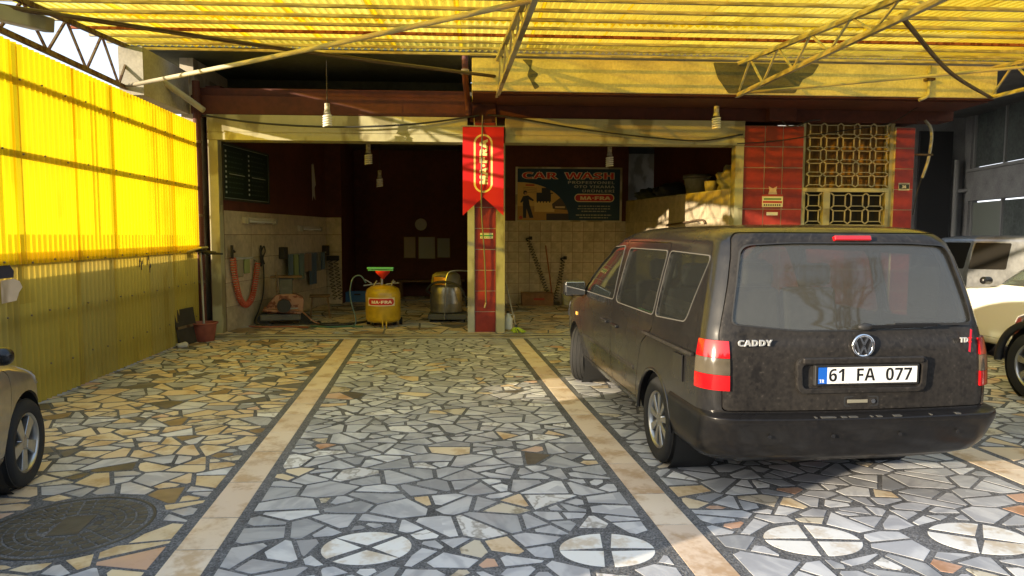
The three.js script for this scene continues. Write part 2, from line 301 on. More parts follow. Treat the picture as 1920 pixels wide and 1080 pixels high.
pavingBay('paving_bay', 1.38, 3.835, -11.42, -2.3, { grey: 82, cream: 6, veined: 3, white: 5, pink: 4 }, 23, 260);
pavingBay('paving_bay', 4.225, 7.9, -11.42, -2.3, { grey: 60, cream: 22, veined: 6, white: 8, pink: 4 }, 37, 200);
pavingBay('paving_bay', -8.2, -4.47, -7.2, -1.2, { grey: 40, cream: 44, veined: 8, brown: 4, pink: 4 }, 77, 40);
slabStrip('slab_strip', -1.61, -1.385, -11.42, -2.3, 3);
slabStrip('slab_strip', 1.11, 1.335, -11.42, -2.3, 4);
slabStrip('slab_strip', 3.88, 4.18, -11.42, -2.3, 6);
// white inlaid discs, four sectors each
for (const [ii, [x, z, rx, rz, rot]] of INLAYS.entries()) {
  const d = thing('paving_inlay', 'round white marble inlay of four wedges ' + ['beside the strip that passes the manhole', 'beside the strip that passes the van wheels', 'between the van tail and the nearest cream strip', 'partly in the sun past the black van tail'][ii], 'inlay', [x, 0, z], 0, 'white marble inlays in the paving'), rnd = rng(Math.floor(x * 100 + 500));
  mesh('inlay_bed', (() => { const g = cyl(rx + 0.028, rx + 0.028, 0.012, 0, -0.0132, 0, 40); g.scale(1, 1, (rz + 0.028) / (rx + 0.028)); return uvm(g); })(), M.mortar, d);
  for (let k = 0; k < 4; k++) {
    const a0 = rot + k * Math.PI / 2 + (rnd() - 0.5) * 0.25, a1 = rot + (k + 1) * Math.PI / 2, mid = (a0 + a1) / 2, off = 0.03, pts = [[Math.cos(mid) * off, Math.sin(mid) * off]];
    const d0 = Math.asin(0.017 / rx);
    for (let i = 0; i <= 10; i++) { const t = a0 + d0 + (a1 - a0 - 2 * d0) * i / 10; pts.push([Math.cos(t) * rx, Math.sin(t) * rz]); }
    const [g, c] = slabGeo(pts, 0.0005, 0.02, rnd, 0.001), s = mesh('wedge', g, M.inlay, d); s.position.set(c[0], 0, c[1]);
  }
}
// manhole cover: iron ring, rings of raised studs, blank centre plate
{
  const [x, z, R] = MANHOLE, d = thing('manhole_cover', 'round cast iron manhole cover with rings of raised blocks', 'manhole', [x, 0, z]), rnd = rng(88);
  M.iron = std([0.145, 0.13, 0.10], 0.72, { map: T.grime, metal: 0.25, bump: T.bump, bumpScale: 0.002 });
  M.ironDirt = std([0.10, 0.08, 0.045], 0.9, { map: T.grime });
  mesh('surround', uvm(lathe([[R + 0.06, -0.02], [R + 0.06, -0.003], [R + 0.018, -0.002], [R + 0.018, -0.02]], 56)), M.mortar, d);
  mesh('frame', uvm(lathe([[R + 0.016, -0.03], [R + 0.016, 0.001], [R - 0.003, 0.001], [R - 0.006, -0.02]], 56)), M.iron, d);
  mesh('lid', uvm(cyl(R - 0.012, R - 0.012, 0.02, 0, -0.024, 0, 56)), M.ironDirt, d);
  const plate = mesh('centre_plate', rbox(-0.085, 0.085, -0.01, 0.0025, -0.14, 0.14, 0.004), M.iron, d); plate.rotation.y = 0.12;
  let r = 0.115;
  const rings = [[0.115, 0.165], [0.175, 0.22], [0.23, 0.275], [0.285, 0.33], [0.34, 0.40]];
  rings.forEach(([a, b], ri) => {
    const n = Math.round(2 * Math.PI * (a + b) / 2 / 0.07);
    for (let k = 0; k < n; k++) {
      const t0 = (k + 0.07 + (ri % 2) * 0.5) / n * 6.2832, t1 = (k + 0.93 + (ri % 2) * 0.5) / n * 6.2832, pts = [];
      for (const t of [t0, (t0 + t1) / 2, t1]) pts.push([Math.cos(t) * b, Math.sin(t) * b]);
      for (const t of [t1, t0]) pts.push([Math.cos(t) * a, Math.sin(t) * a]);
      const c = centroid(pts); if (Math.abs(c[0]) < 0.12 && Math.abs(c[1]) < 0.165) continue;
      const [g, q] = slabGeo(pts, 0.0015, 0.016, rnd, 0.004), s = mesh('stud', g, M.iron, d); s.position.set(q[0], 0, q[1]);
    }
  });
}
// ---------- garage building ----------
const garage = thing('garage_building', 'open two-bay car wash garage with dark red tiled pillars and cream shutter boxes', 'building');
const part = (n, g, m, p = garage) => mesh(n, g, m, p);
function tileField(parent, name, mats, frame, s0, s1, h0, h1, tw, th, gap, thick, seed, skip) { // tiles on a wall given by frame(s, h, out) -> Vector3
  const rnd = rng(seed), ns = Math.max(1, Math.round((s1 - s0) / tw)), nh = Math.max(1, Math.round((h1 - h0) / th)), w = (s1 - s0) / ns, h = (h1 - h0) / nh;
  const geo = [0, 1, 2].map(() => { const g = new THREE.BoxGeometry(w - gap, h - gap, thick); uvm(g); const u = g.attributes.uv, a = rnd() * 5, b = rnd() * 5; for (let i = 0; i < u.count; i++) u.setXY(i, u.getX(i) + a, u.getY(i) + b); return g; });
  const ex = frame(1, 0, 0).sub(frame(0, 0, 0)), ey = V(0, 1, 0), ez = ex.clone().cross(ey);
  const q = new THREE.Quaternion().setFromRotationMatrix(new THREE.Matrix4().makeBasis(ex, ey, ez));
  for (let i = 0; i < ns; i++) for (let j = 0; j < nh; j++) {
    const s = s0 + (i + 0.5) * w, hh = h0 + (j + 0.5) * h; if (skip && skip(s, hh)) continue;
    const t = mesh(name, geo[Math.floor(rnd() * 3)], mats[Math.floor(rnd() * mats.length)], parent);
    t.position.copy(frame(s, hh, 0)).addScaledVector(ez, thick / 2 + 0.0005 * rnd()); t.quaternion.copy(q);
  }
}
const FL = 0.03;                                               // inside floor level
// pillars of the front
function pillar(x0, x1, h, cols, seed, xs) {
  const p = part('pillar', box(x0, x1, 0, h, -12.35, -11.96), M.grout);
  const edges = xs ?? [x0, x1];
  for (let i = 0; i + 1 < edges.length; i++) tileField(p, 'tile', M.tileRed, (s, y, o) => V(s, y, -11.96), edges[i] + 0.003, edges[i + 1] - 0.003, 0.03, h, edges[i + 1] - edges[i], 0.361, 0.013, 0.012, seed + i);
  return p;
}
pillar(-0.02, 0.35, 3.62, 1, 1); pillar(4.64, 5.71, 3.62, 3, 5, [4.64, 5.02, 5.34, 5.71]); pillar(7.36, 7.71, 3.62, 1, 9);
part('pillar_head', box(-0.1, 0.34, 3.62, 3.955, -12.3, -11.93), M.maroon);
// steel channels that guide the shutters
for (const [a, b] of [[-4.45, -4.29], [-0.14, -0.022], [0.352, 0.50], [4.49, 4.637]]) {
  const ch = part('shutter_channel', merge(rbox(a, b, 0.03, 3.272, -11.925, -11.915, 0.003), box(a, a + 0.012, 0.03, 3.272, -12.1, -11.925), box(b - 0.012, b, 0.03, 3.272, -12.1, -11.925)), a < 0.3 && a > -1 ? M.greyMetal : M.creamMetal);
}
// shutter boxes with a lip
for (const [a, b] of [[-4.45, -0.14], [0.50, 4.64]]) {
  const s = part('shutter_box', merge(rbox(a, b, 3.405, 3.69, -12.3, -11.90, 0.006), box(a + 0.01, b - 0.01, 3.39, 3.405, -12.3, -11.912)), M.creamMetal);
  mesh('lip', rbox(a, b, 3.275, 3.39, -12.24, -11.905, 0.004), M.creamMetal, s);
}
part('beam', rbox(-4.7, -0.104, 3.694, 4.0, -12.35, -11.9, 0.01), M.maroon);
part('beam', rbox(0.344, 7.75, 3.694, 3.948, -12.35, -11.97, 0.01), M.maroon);
part('beam', rbox(-4.7, -0.104, 4.01, 4.14, -12.6, -12.0, 0.01), M.maroon);
// recess above the left bay, dark soffit
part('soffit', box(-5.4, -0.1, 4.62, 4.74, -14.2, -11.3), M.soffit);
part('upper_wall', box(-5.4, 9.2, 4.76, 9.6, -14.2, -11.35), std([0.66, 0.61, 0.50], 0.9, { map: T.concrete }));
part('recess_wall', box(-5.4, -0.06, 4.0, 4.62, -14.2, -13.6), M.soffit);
// projecting concrete slab edge over the right bay
const fascia = part('fascia', rbox(-0.06, 8.42, 3.952, 4.455, -11.95, -11.0, 0.012), std([0.84, 0.75, 0.46], 0.9, { map: T.concrete, bump: T.bump, bumpScale: 0.004 }));
mesh('drip_edge', box(-0.05, 8.4, 3.925, 3.951, -11.94, -11.03), M.maroon, fascia);
{ // two rough patches where the render came off
  const pg = (pts) => { const g = prism(pts, 0.006, 0.03); g.translate(0, 0, -11.001); return uvm(g); };
  mesh('bare_patch', pg([[0.72, 4.44], [0.88, 4.44], [0.86, 4.3], [0.98, 4.22], [0.9, 4.12], [1.0, 4.03], [0.92, 3.98], [0.86, 4.1], [0.8, 4.2], [0.84, 4.32]]), M.darkConcrete, fascia);
  mesh('bare_patch', pg([[3.74, 4.44], [5.46, 4.445], [5.36, 4.28], [5.2, 4.2], [5.08, 3.985], [4.5, 3.975], [4.0, 3.965], [3.9, 4.1], [3.82, 4.2]]), M.darkConcrete, fascia);
}
part('side_soffit', box(7.75, 8.4, 3.75, 3.95, -12.4, -11.98), M.maroon);
// bracket under the far right end: a slanting brown gusset
part('slab_underside', box(0.35, 8.35, 3.90, 3.924, -11.93, -11.1), M.maroon);
// inside
const inFloor = pavingBay('garage_floor', -4.42, 4.6, -19.1, -11.78, { cream: 40, veined: 25, brown: 14, grey: 18, dark: 3 }, 101, 220, { top: FL, shear: false, cell: 0.75, lo: 0.05, hi: 0.22 });
structure(mesh('threshold', merge(rbox(-4.5, 4.7, -0.04, 0.026, -11.78, -11.62, 0.006), rbox(-4.5, 4.7, -0.04, 0.012, -11.60, -11.425, 0.006)), std([0.46, 0.42, 0.33], 0.8, { map: T.stain })));
structure(mesh('door_track', box(-4.45, 4.65, -0.04, 0.02, -11.618, -11.602), M.black));
function wall(name, a, b, h0, h1, thick, m, out = 1) { // a, b: [x, z]; thickness goes behind
  const A = V(a[0], 0, a[1]), B = V(b[0], 0, b[1]), L = A.distanceTo(B), ex = B.clone().sub(A).normalize(), ez = ex.clone().cross(V(0, 1, 0));
  const g = new THREE.BoxGeometry(L, h1 - h0, thick); uvm(g); g.translate(L / 2, (h0 + h1) / 2, -thick / 2);
  g.applyMatrix4(new THREE.Matrix4().makeBasis(ex, V(0, 1, 0), ez).setPosition(A));
  const w = part(name, g, m); w.userData.frame = (s, h, o = 0) => A.clone().addScaledVector(ex, s).addScaledVector(V(0, 1, 0), h).addScaledVector(ez, o); w.userData.len = L; return w;
}
const takeFrame = (w) => { const r = [w.userData.frame, w.userData.len]; delete w.userData.frame; delete w.userData.len; return r; };
const wl = wall('side_wall', [-4.3, -12.11], [-3.62, -17.0], 0, 4.2, 0.25, M.maroon), [FLW, LLW] = takeFrame(wl);
tileField(wl, 'wall_panel', M.tileCream, FLW, 0.02, LLW, FL, 2.12, 0.95, 0.42, 0.008, 0.012, 31);
const wr0 = wall('return_wall', [-3.62, -17.0], [-3.24, -17.0], 0, 4.2, 0.2, M.maroon), [FR0, LR0] = takeFrame(wr0);
tileField(wr0, 'wall_panel', M.tileCream, FR0, 0.012, LR0, FL, 2.12, 0.38, 0.42, 0.008, 0.012, 32);
takeFrame(wall('rear_side_wall', [-3.24, -17.2], [-3.3, -19.2], 0, 4.2, 0.2, M.maroon));
const wb = wall('back_wall', [-3.4, -19.2], [0.55, -19.2], 0, 4.2, 0.2, M.maroon); takeFrame(wb);
takeFrame(wall('rear_side_wall', [0.5, -19.2], [0.5, -17.1], 0, 4.2, 0.2, M.maroon));
const wbr = wall('back_wall', [0.5, -16.9], [3.72, -16.9], 0, 4.2, 0.2, M.maroon), [FBR, LBR] = takeFrame(wbr);
tileField(wbr, 'tile', M.tileCream, FBR, 0.02, 3.18, FL, 2.06, 0.263, 0.254, 0.008, 0.010, 33);
const wrt = wall('partition_wall', [3.67, -16.9], [4.49, -12.13], 0, 2.55, 0.7, M.whitewash), [FRT, LRT] = takeFrame(wrt);
tileField(wrt, 'tile', M.tileCream, FRT, 0.02, LRT - 0.02, FL, 2.53, 0.263, 0.25, 0.007, 0.010, 34);
takeFrame(wall('partition_upper_wall', [4.40, -17.1], [5.25, -12.4], 2.55, 4.2, 0.2, M.maroon));
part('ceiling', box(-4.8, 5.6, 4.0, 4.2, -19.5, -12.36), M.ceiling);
part('outer_wall', box(-4.9, -4.68, 0, 4.7, -19.5, -12.0), M.whitewash);
part('outer_wall', box(7.45, 7.7, 0, 3.7, -19.5, -12.36), M.whitewash);
part('outer_wall', box(-4.9, 7.7, 0, 4.2, -19.7, -19.5), M.whitewash);
part('flank_wall', box(-5.1, -4.76, 3.7, 4.38, -12.0, -10.4), M.concrete);  // pale wall end, height and reach set to block sun on the beam
part('lintel_wall', box(-4.6, 4.7, 3.7, 4.0, -12.6, -12.36), M.maroon);
// tiled wall under the window, and the window itself
const pw = part('apron_wall', box(5.71, 7.36, 0, 1.86, -12.3, -12.0), M.grout);
tileField(pw, 'tile', M.tileRed, (s, h) => V(s, h, -12.0), 5.72, 7.35, 0.03, 1.86, 0.41, 0.361, 0.013, 0.012, 40);
part('room_back_wall', box(5.71, 7.36, 1.7, 3.69, -13.5, -13.4), M.whitewash);
const gm = std([0.46, 0.40, 0.25], 0.5, { metal: 0.2, map: T.stain });
function grille(parent, x0, x1, y0, y1, z, nx, ny, r) { // hexagon links: mirrored zigzag bars, and short cross bars
  const w = (x1 - x0) / nx, h = (y1 - y0) / ny, a = 0.17 * w, lead = h * 0.16;
  for (let i = 0; i <= nx; i++) for (const s of [-1, 1]) {
    if ((i === 0 && s < 0) || (i === nx && s > 0)) continue;
    const pts = [], cx = x0 + i * w;
    for (let j = 0; j < ny; j++) { const b = y0 + j * h; pts.push(V(cx, b, z), V(cx + s * a, b + lead, z), V(cx + s * a, b + h - lead, z)); }
    pts.push(V(cx, y1, z));
    mesh('grille_bar', merge(pts.slice(1).map((p, k) => bar(pts[k], p, r, r * 1.4))), gm, parent);
  }
  for (let j = 0; j <= ny; j++) for (let i = 0; i < nx; i++) for (const t of j === 0 ? [lead] : j === ny ? [-lead] : [lead, -lead]) mesh('grille_bar', bar(V(x0 + i * w + a, y0 + j * h + t, z), V(x0 + (i + 1) * w - a, y0 + j * h + t, z), r, r), gm, parent);
}
{
  const wu = part('window', merge(box(5.712, 5.76, 2.5, 3.69, -12.2, -11.99), box(7.28, 7.358, 1.86, 3.69, -12.2, -11.99), rbox(5.712, 7.28, 2.49, 2.56, -12.2, -11.955, 0.005)), M.creamMetal);
  wu.userData.label = 'upper window with hexagon grille over a brown curtain';
  mesh('curtain', (() => { const g = new THREE.PlaneGeometry(1.52, 1.12, 60, 1); const p = g.attributes.position; for (let i = 0; i < p.count; i++) p.setZ(i, 0.02 * Math.sin(p.getX(i) * 38)); g.translate(6.52, 3.12, -12.17); g.computeVertexNormals(); return uvm(g); })(), std([0.30, 0.17, 0.06], 0.8, { map: T.grime }), wu);
  for (const x of [6.06, 6.37, 6.68, 6.99]) mesh('mullion', box(x - 0.018, x + 0.018, 2.565, 3.69, -12.13, -12.102), M.woodBrown, wu);
  for (const y of [2.78, 3.0, 3.22, 3.44]) mesh('mullion', box(5.77, 7.27, y - 0.018, y + 0.018, -12.094, -12.07), M.woodBrown, wu);
  grille(wu, 5.78, 7.26, 2.58, 3.68, -11.975, 5, 5, 0.013);
  const wd = part('window', merge(rbox(5.712, 7.28, 1.862, 1.92, -12.2, -11.95, 0.004), box(5.712, 5.77, 1.92, 2.488, -12.2, -11.96), box(6.10, 6.22, 1.92, 2.488, -12.2, -11.96), box(7.22, 7.279, 1.92, 2.488, -12.2, -11.96)), M.creamMetal);
  wd.userData.label = 'lower cream framed window with dark panes behind a hexagon grille';
  for (const [a, b, n] of [[5.772, 6.098, 1], [6.222, 7.218, 3]]) { mesh('pane', box(a, b, 1.922, 2.486, -12.06, -12.055), M.darkGlass, wd); grille(wd, a + 0.02, b - 0.02, 1.935, 2.475, -11.985, n, 2, 0.014); }
}
// ---------- corrugated yellow side wall ----------
const WP = V(-4.57, 0, -11.13), WD = V(0.18, 0, 3.96).normalize(), WN = V(WD.z, 0, -WD.x);   // WN points into the yard
const wpt = (d, h, o = 0) => WP.clone().addScaledVector(WD, d).addScaledVector(WN, o).setY(h);
function corrugated(c0, c1, along, L, pitch, amp, rows = 1, skew = 0) { // c0: start, c1: unit across, along: unit, returns geometry across width W
  return (W, off) => {
    const n = Math.round(W / pitch * 8), pos = [], uv = [], idx = [], up = c1.clone().cross(along).normalize();
    for (let j = 0; j <= rows; j++) for (let i = 0; i <= n; i++) {
      const s = off + W * i / n, wv = amp * Math.cos((s / pitch) * 2 * Math.PI), p = c0.clone().addScaledVector(c1, s).addScaledVector(along, L * j / rows).addScaledVector(up, wv);
      pos.push(p.x, p.y, p.z); uv.push(s, L * j / rows + off * 0.37);
    }
    for (let j = 0; j < rows; j++) for (let i = 0; i < n; i++) { const a = j * (n + 1) + i, b = a + n + 1; idx.push(a, a + 1, b, a + 1, b + 1, b); }
    const g = new THREE.BufferGeometry(); g.setAttribute('position', new THREE.Float32BufferAttribute(pos, 3)); g.setAttribute('uv', new THREE.Float32BufferAttribute(uv, 2)); g.setIndex(idx); g.computeVertexNormals(); return g;
  };
}
const screen = thing('corrugated_wall', 'translucent yellow corrugated sheet wall on brown rails beside the parked silver car', 'wall', [0, 0, 0]);
{
  const lower = corrugated(wpt(-0.58, 0.02, 0.0), WD, V(0, 1, 0), 1.52, 0.095, 0.02), upper = corrugated(wpt(-0.58, 1.42, 0.036), WD, V(0, 1, 0), 2.09, 0.095, 0.02);
  const mats = [0, 1, 2].map(i => { const m = M.wallSheet.clone(); m.color.setRGB(1.0, [0.78, 0.75, 0.81][i], 0.01); return m; });
  const old = [[0.68, 0.54, 0.10], [0.63, 0.51, 0.13]].map(c => { const m = M.wallSheet.clone(); m.color.setRGB(...c); m.transmission = 0.55; return m; });   // same sheets lower down, not older: shade put into darker, less clear colour
  let d = 0, i = 0;
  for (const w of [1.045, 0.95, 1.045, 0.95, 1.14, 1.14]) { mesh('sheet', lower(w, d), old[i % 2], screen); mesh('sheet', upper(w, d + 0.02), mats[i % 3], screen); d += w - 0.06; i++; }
  const dEnd = -0.58 + d + 0.06;
  for (const h of [0.37, 0.92, 1.44, 2.48, 3.18]) mesh('rail', bar(wpt(-0.55, h, -0.055), wpt(dEnd, h, -0.055), 0.05, 0.06), M.brownIron, screen);
  const boltG = new THREE.SphereGeometry(0.011, 8, 5), capM = std([0.16, 0.13, 0.07], 0.6);
  for (const h of [0.37, 0.92, 1.44, 2.48, 3.18]) for (let k = 0; k < 15; k++) { const b = mesh('bolt', boltG, capM, screen); b.position.copy(wpt(-0.4 + k * 0.38 + 0.05 * Math.sin(k * 5 + h * 9), h + 0.01 * Math.sin(k * 3), h > 1.43 ? 0.058 : 0.022)); }
  const holePatch = (pts, d, h, m) => { const g = prism(pts, 0.003); g.rotateY(Math.atan2(-WD.z, WD.x) + Math.PI); const o = wpt(d, h, h > 1.42 ? 0.06 : 0.024); g.translate(o.x, o.y, o.z); mesh('painted_hole', uvm(g), m, screen); };
  const holePale = std([0.72, 0.62, 0.56], 0.8, { map: T.stain }), ink = std([0.03, 0.035, 0.07], 0.8);  // flat pale and dark patches standing in for torn holes in the sheet
  holePatch([[-0.16, -0.13], [0.06, -0.12], [0.1, -0.05], [0.16, 0.0], [0.12, 0.06], [0.03, 0.09], [-0.16, 0.08]], 4.42, 1.2, holePale); holePatch([[-0.16, 0.0], [0.05, 0.0], [0.06, 0.06], [0.0, 0.12], [-0.16, 0.12]], 4.44, 1.3, ink);
  for (const [d, h, a] of [[1.66, 1.34, 0], [1.60, 1.30, 0.3], [1.40, 1.36, 0.2], [1.34, 1.25, 0]]) holePatch([[-0.02, -0.07], [0.0, -0.07], [0.005, -0.01], [0.03, 0.0 + a * 0.05], [0.025, 0.06], [0.005, 0.05], [-0.015, 0.02]], d, h, ink);
  for (const p of [0.64, 2.45, 4.3, dEnd - 0.05]) mesh('post', bar(wpt(p, 0, -0.12), wpt(p, 3.52, -0.12), 0.06, 0.05), M.brownIron, screen);
}
// ---------- canopy over the yard ----------
const canopy = thing('canopy', 'yellow corrugated plastic canopy on steel lattice trusses in front of the garage', 'canopy');
const roofY = (z) => 4.53 - 0.07 * (z + 11);                    // falls gently towards the yard's open side
const ZR1 = -5.7;
{
  const slope = Math.atan(0.07);
  const mats = [[1.0, 0.86, 0.12], [1.0, 0.83, 0.10], [1.0, 0.88, 0.17], [0.99, 0.81, 0.10]].map(c => { const m = M.roof.clone(); m.color.setRGB(...c); return m; });
  const rnd = rng(9);
  for (let row = 0; row < 2; row++) {
    const za = row ? -9.0 : -11.05, zb = row ? ZR1 : -8.85;
    const mk = corrugated(V(-5.25, roofY(za) + 0.035 - row * 0.03, za), V(1, 0, 0), V(0, -Math.sin(slope), Math.cos(slope)), (zb - za) / Math.cos(slope), 0.1, 0.018);
    let x = 0; while (x < 14.4) { const w = 1.0; mesh('roof_sheet', mk(w + 0.06, x), mats[Math.floor(rnd() * 4)], canopy); x += w; }
  }
  for (let z = -10.97, k = 0; z < ZR1; z += 0.462, k++) mesh('purlin', bar(V(-5.3, roofY(z) - 0.03, z), V(9.2, roofY(z) - 0.03, z), 0.04, 0.035), k === 3 ? std([0.36, 0.10, 0.05], 0.8, { map: T.rust }) : M.purlin, canopy);
  function truss(x0, zNear, hb, mt, cw) {
    const xa = (z) => x0 + 0.046 * (z + 11.3), t = group('truss', canopy), top = (z) => roofY(z) - 0.095, zf = -11.28;
    mesh('bottom_chord', bar(V(xa(zf), hb, zf), V(xa(zNear), hb, zNear), cw, cw), mt, t);
    mesh('top_chord', bar(V(xa(zf), top(zf + 0.2), zf + 0.2), V(xa(zNear), top(zNear), zNear), cw, cw), mt, t);
    mesh('end_post', bar(V(xa(zf), hb, zf + 0.22), V(xa(zf), top(zf + 0.2), zf + 0.22), 0.035), mt, t);
    const n = 12, dz = (zNear - zf - 0.3) / n;
    for (let k = 0; k < n; k++) { const z0 = zf + 0.22 + k * dz, z1 = z0 + dz, up = k % 2 === 0; mesh('diagonal', bar(V(xa(z0), up ? hb : top(z0), z0), V(xa(z1), up ? top(z1) : hb, z1), 0.026), mt, t); }
  }
  truss(0.34, ZR1, 3.93, M.paintIron, 0.06); truss(4.16, ZR1, 3.95, M.paintIron, 0.06); truss(8.35, ZR1, 3.97, M.paintIron, 0.055); truss(-5.05, ZR1, 3.80, M.brownIron, 0.055);
  const P = (pts, r, m) => mesh('brace_pipe', tube(pts, r, 24), m, canopy);
  P([V(-4.98, 3.81, -10.35), V(-2.2, 3.86, -8.55), V(0.54, 3.94, -6.75)], 0.03, M.paintIron);
  P([V(-4.78, 3.90, -7.0), V(-2.2, 4.0, -9.0), V(0.34, 4.18, -11.05)], 0.026, M.brownIron);
  P([V(-4.86, 4.1, -10.95), V(-4.62, 3.9, -11.35), V(-4.42, 3.72, -11.7)], 0.05, M.paintIron);
  P([V(4.36, 3.98, -7.1), V(6.3, 3.9, -9.1), V(8.32, 3.96, -11.0)], 0.026, M.brownIron);
  P([V(4.25, 3.97, -10.95), V(6.4, 4.0, -9.8), V(8.6, 4.0, -8.4)], 0.022, M.paintIron);
  mesh('edge_beam', bar(V(-5.2, 3.86, ZR1 + 0.03), V(9.1, 3.86, ZR1 + 0.03), 0.06, 0.10), M.brownIron, canopy);
  for (const x of [-5.2, 8.9]) mesh('post', bar(V(x, -0.05, ZR1 + 0.03), V(x, 4.1, ZR1 + 0.03), 0.09), M.brownIron, canopy);
}
// ---------- vehicles: lofted solids, cut by booleans into shell, panels and glass ----------
const font = await new FontLoader().loadAsync('fonts/droid/droid_sans_bold.typeface.json');
const csg = new Evaluator(); csg.attributes = ['position', 'normal', 'uv']; csg.useGroups = false;
const brush = (g) => { if (!g.attributes.uv) uvm(g); for (const k of Object.keys(g.attributes)) if (!['position', 'normal', 'uv'].includes(k)) g.deleteAttribute(k); g.clearGroups(); const b = new Brush(g); b.updateMatrixWorld(); return b; };
const op = (a, b, kind) => { const r = csg.evaluate(a, b, kind); r.updateMatrixWorld(); return r; };
const minus = (a, ...bs) => bs.reduce((x, b) => op(x, b, SUBTRACTION), a), cut = (a, b) => op(a, b, INTERSECTION);
const geoOf = (b) => { const g = b.geometry; g.clearGroups(); return g; };
// rows: [y, half width, rear l, front l, rear corner radius, front corner radius]; local axes: x across, y up, z = -l, the rear at l = 0
function densify(rows, sub) {
  const out = [], n = rows.length;
  for (let i = 0; i < n - 1; i++) for (let k = 0; k < sub; k++) {
    const t = k / sub, a = rows[Math.max(0, i - 1)], b = rows[i], c = rows[i + 1], d = rows[Math.min(n - 1, i + 2)];
    out.push(b.map((_, q) => { const m1 = (c[q] - a[q]) / 2, m2 = (d[q] - b[q]) / 2, t2 = t * t, t3 = t2 * t; const v = (2 * t3 - 3 * t2 + 1) * b[q] + (t3 - 2 * t2 + t) * m1 + (-2 * t3 + 3 * t2) * c[q] + (t3 - t2) * m2; return q === 0 ? b[0] + (c[0] - b[0]) * t : v; }));
  }
  out.push(rows[n - 1]); return out;
}
function ring([y, w, r, f, cr, cf], bowR, bowS) {
  const half = [], C = (r + f) / 2, L = (f - r) / 2;
  cr = Math.min(cr, w * 0.95); cf = Math.min(cf, w * 0.95);
  const nR = 7, nA = 9, nS = 18;
  for (let i = 0; i <= nR; i++) half.push([(w - cr) * i / nR, r]);
  for (let i = 1; i <= nA; i++) { const t = i / nA * Math.PI / 2; half.push([w - cr + cr * Math.sin(t), r + cr * (1 - Math.cos(t))]); }
  for (let i = 1; i <= nS; i++) half.push([w, r + cr + (f - cf - r - cr) * i / nS]);
  for (let i = 1; i <= nA; i++) { const t = i / nA * Math.PI / 2; half.push([w - cf + cf * Math.cos(t), f - cf + cf * Math.sin(t)]); }
  for (let i = 1; i < nR; i++) half.push([(w - cf) * (1 - i / nR), f]); half.push([0, f]);
  for (const p of half) { const q = (p[1] - C) / L, e = p[0] / w; p[0] *= 1 - bowS * (q > 0 ? q * q * 1.2 : q * q * 0.5); p[1] += (p[1] < C ? bowR : -bowR * 2.2) * e * e * Math.abs(q) ** 3; }
  return [...half.map(([x, l]) => [x, y, -l]), ...half.slice(1, -1).reverse().map(([x, l]) => [-x, y, -l])];
}
function loft(rows, o = {}) {
  const R = densify(rows, o.sub ?? 4).map(r => ring(r, o.bowR ?? 0.05, o.bowS ?? 0.05)), N = R[0].length, pos = [], uv = [], idx = [];
  for (const r of R) for (const p of r) { pos.push(...p); uv.push((p[0] < 0 ? -1 : 1) * (Math.abs(p[0]) - p[2]), p[1]); }
  for (let j = 0; j < R.length - 1; j++) for (let i = 0; i < N; i++) { const a = j * N + i, b = j * N + (i + 1) % N, c = a + N, d = b + N; idx.push(a, c, b, b, c, d); }
  for (const [j, flip] of [[0, 1], [R.length - 1, 0]]) { const c = pos.length / 3, r = R[j]; let z = 0; for (const p of r) z += p[2]; pos.push(0, r[0][1], z / N); uv.push(0, 0); for (let i = 0; i < N; i++) { const a = j * N + i, b = j * N + (i + 1) % N; flip ? idx.push(c, a, b) : idx.push(c, b, a); } }
  const g = new THREE.BufferGeometry(); g.setAttribute('position', new THREE.Float32BufferAttribute(pos, 3)); g.setAttribute('uv', new THREE.Float32BufferAttribute(uv, 2)); g.setIndex(idx); g.computeVertexNormals();
  const p = g.attributes.position; let vol = 0; for (let i = 0; i < idx.length; i += 3) { const [a, b, c] = [0, 1, 2].map(k => V(p.getX(idx[i + k]), p.getY(idx[i + k]), p.getZ(idx[i + k]))); vol += a.dot(b.cross(c)); }
  if (vol < 0) { for (let i = 0; i < idx.length; i += 3) [idx[i], idx[i + 1]] = [idx[i + 1], idx[i]]; g.setIndex(idx); g.computeVertexNormals(); }
  return g;
}
const shrink = (rows, d, dy = d) => { const y0 = rows[0][0], y1 = rows[rows.length - 1][0], k = (y1 - y0 - 2 * dy) / (y1 - y0); return rows.map(([y, w, r, f, a, b]) => [y0 + dy + (y - y0) * k, Math.max(0.05, w - d), r + d, f - d, a, b]); };
// prisms: across the car from (l, y) outlines; along the car from (x, y) outlines
const sidePrism = (pts, x0, x1, r = 0) => { const g = prism(pts, x1 - x0, r); g.rotateY(Math.PI / 2); g.translate(x0, 0, 0); return brush(g); };
const rearPrism = (pts, l0, l1, r = 0) => { const g = prism(pts, l1 - l0, r); g.translate(0, 0, -l1); return brush(g); };
const growPoly = (pts, k) => { const c = centroid(pts); return pts.map(([x, y]) => { const dx = x - c[0], dy = y - c[1]; return [x + Math.sign(dx) * k, y + Math.sign(dy) * k]; }); };
const boxBrush = (x0, x1, y0, y1, l0, l1) => brush(box(x0, x1, y0, y1, -l1, -l0));
const archBrush = (l, y, r, x0, x1) => { const g = new THREE.CylinderGeometry(r, r, x1 - x0, 40); g.rotateZ(Math.PI / 2); g.translate((x0 + x1) / 2, y, -l); return brush(g); };

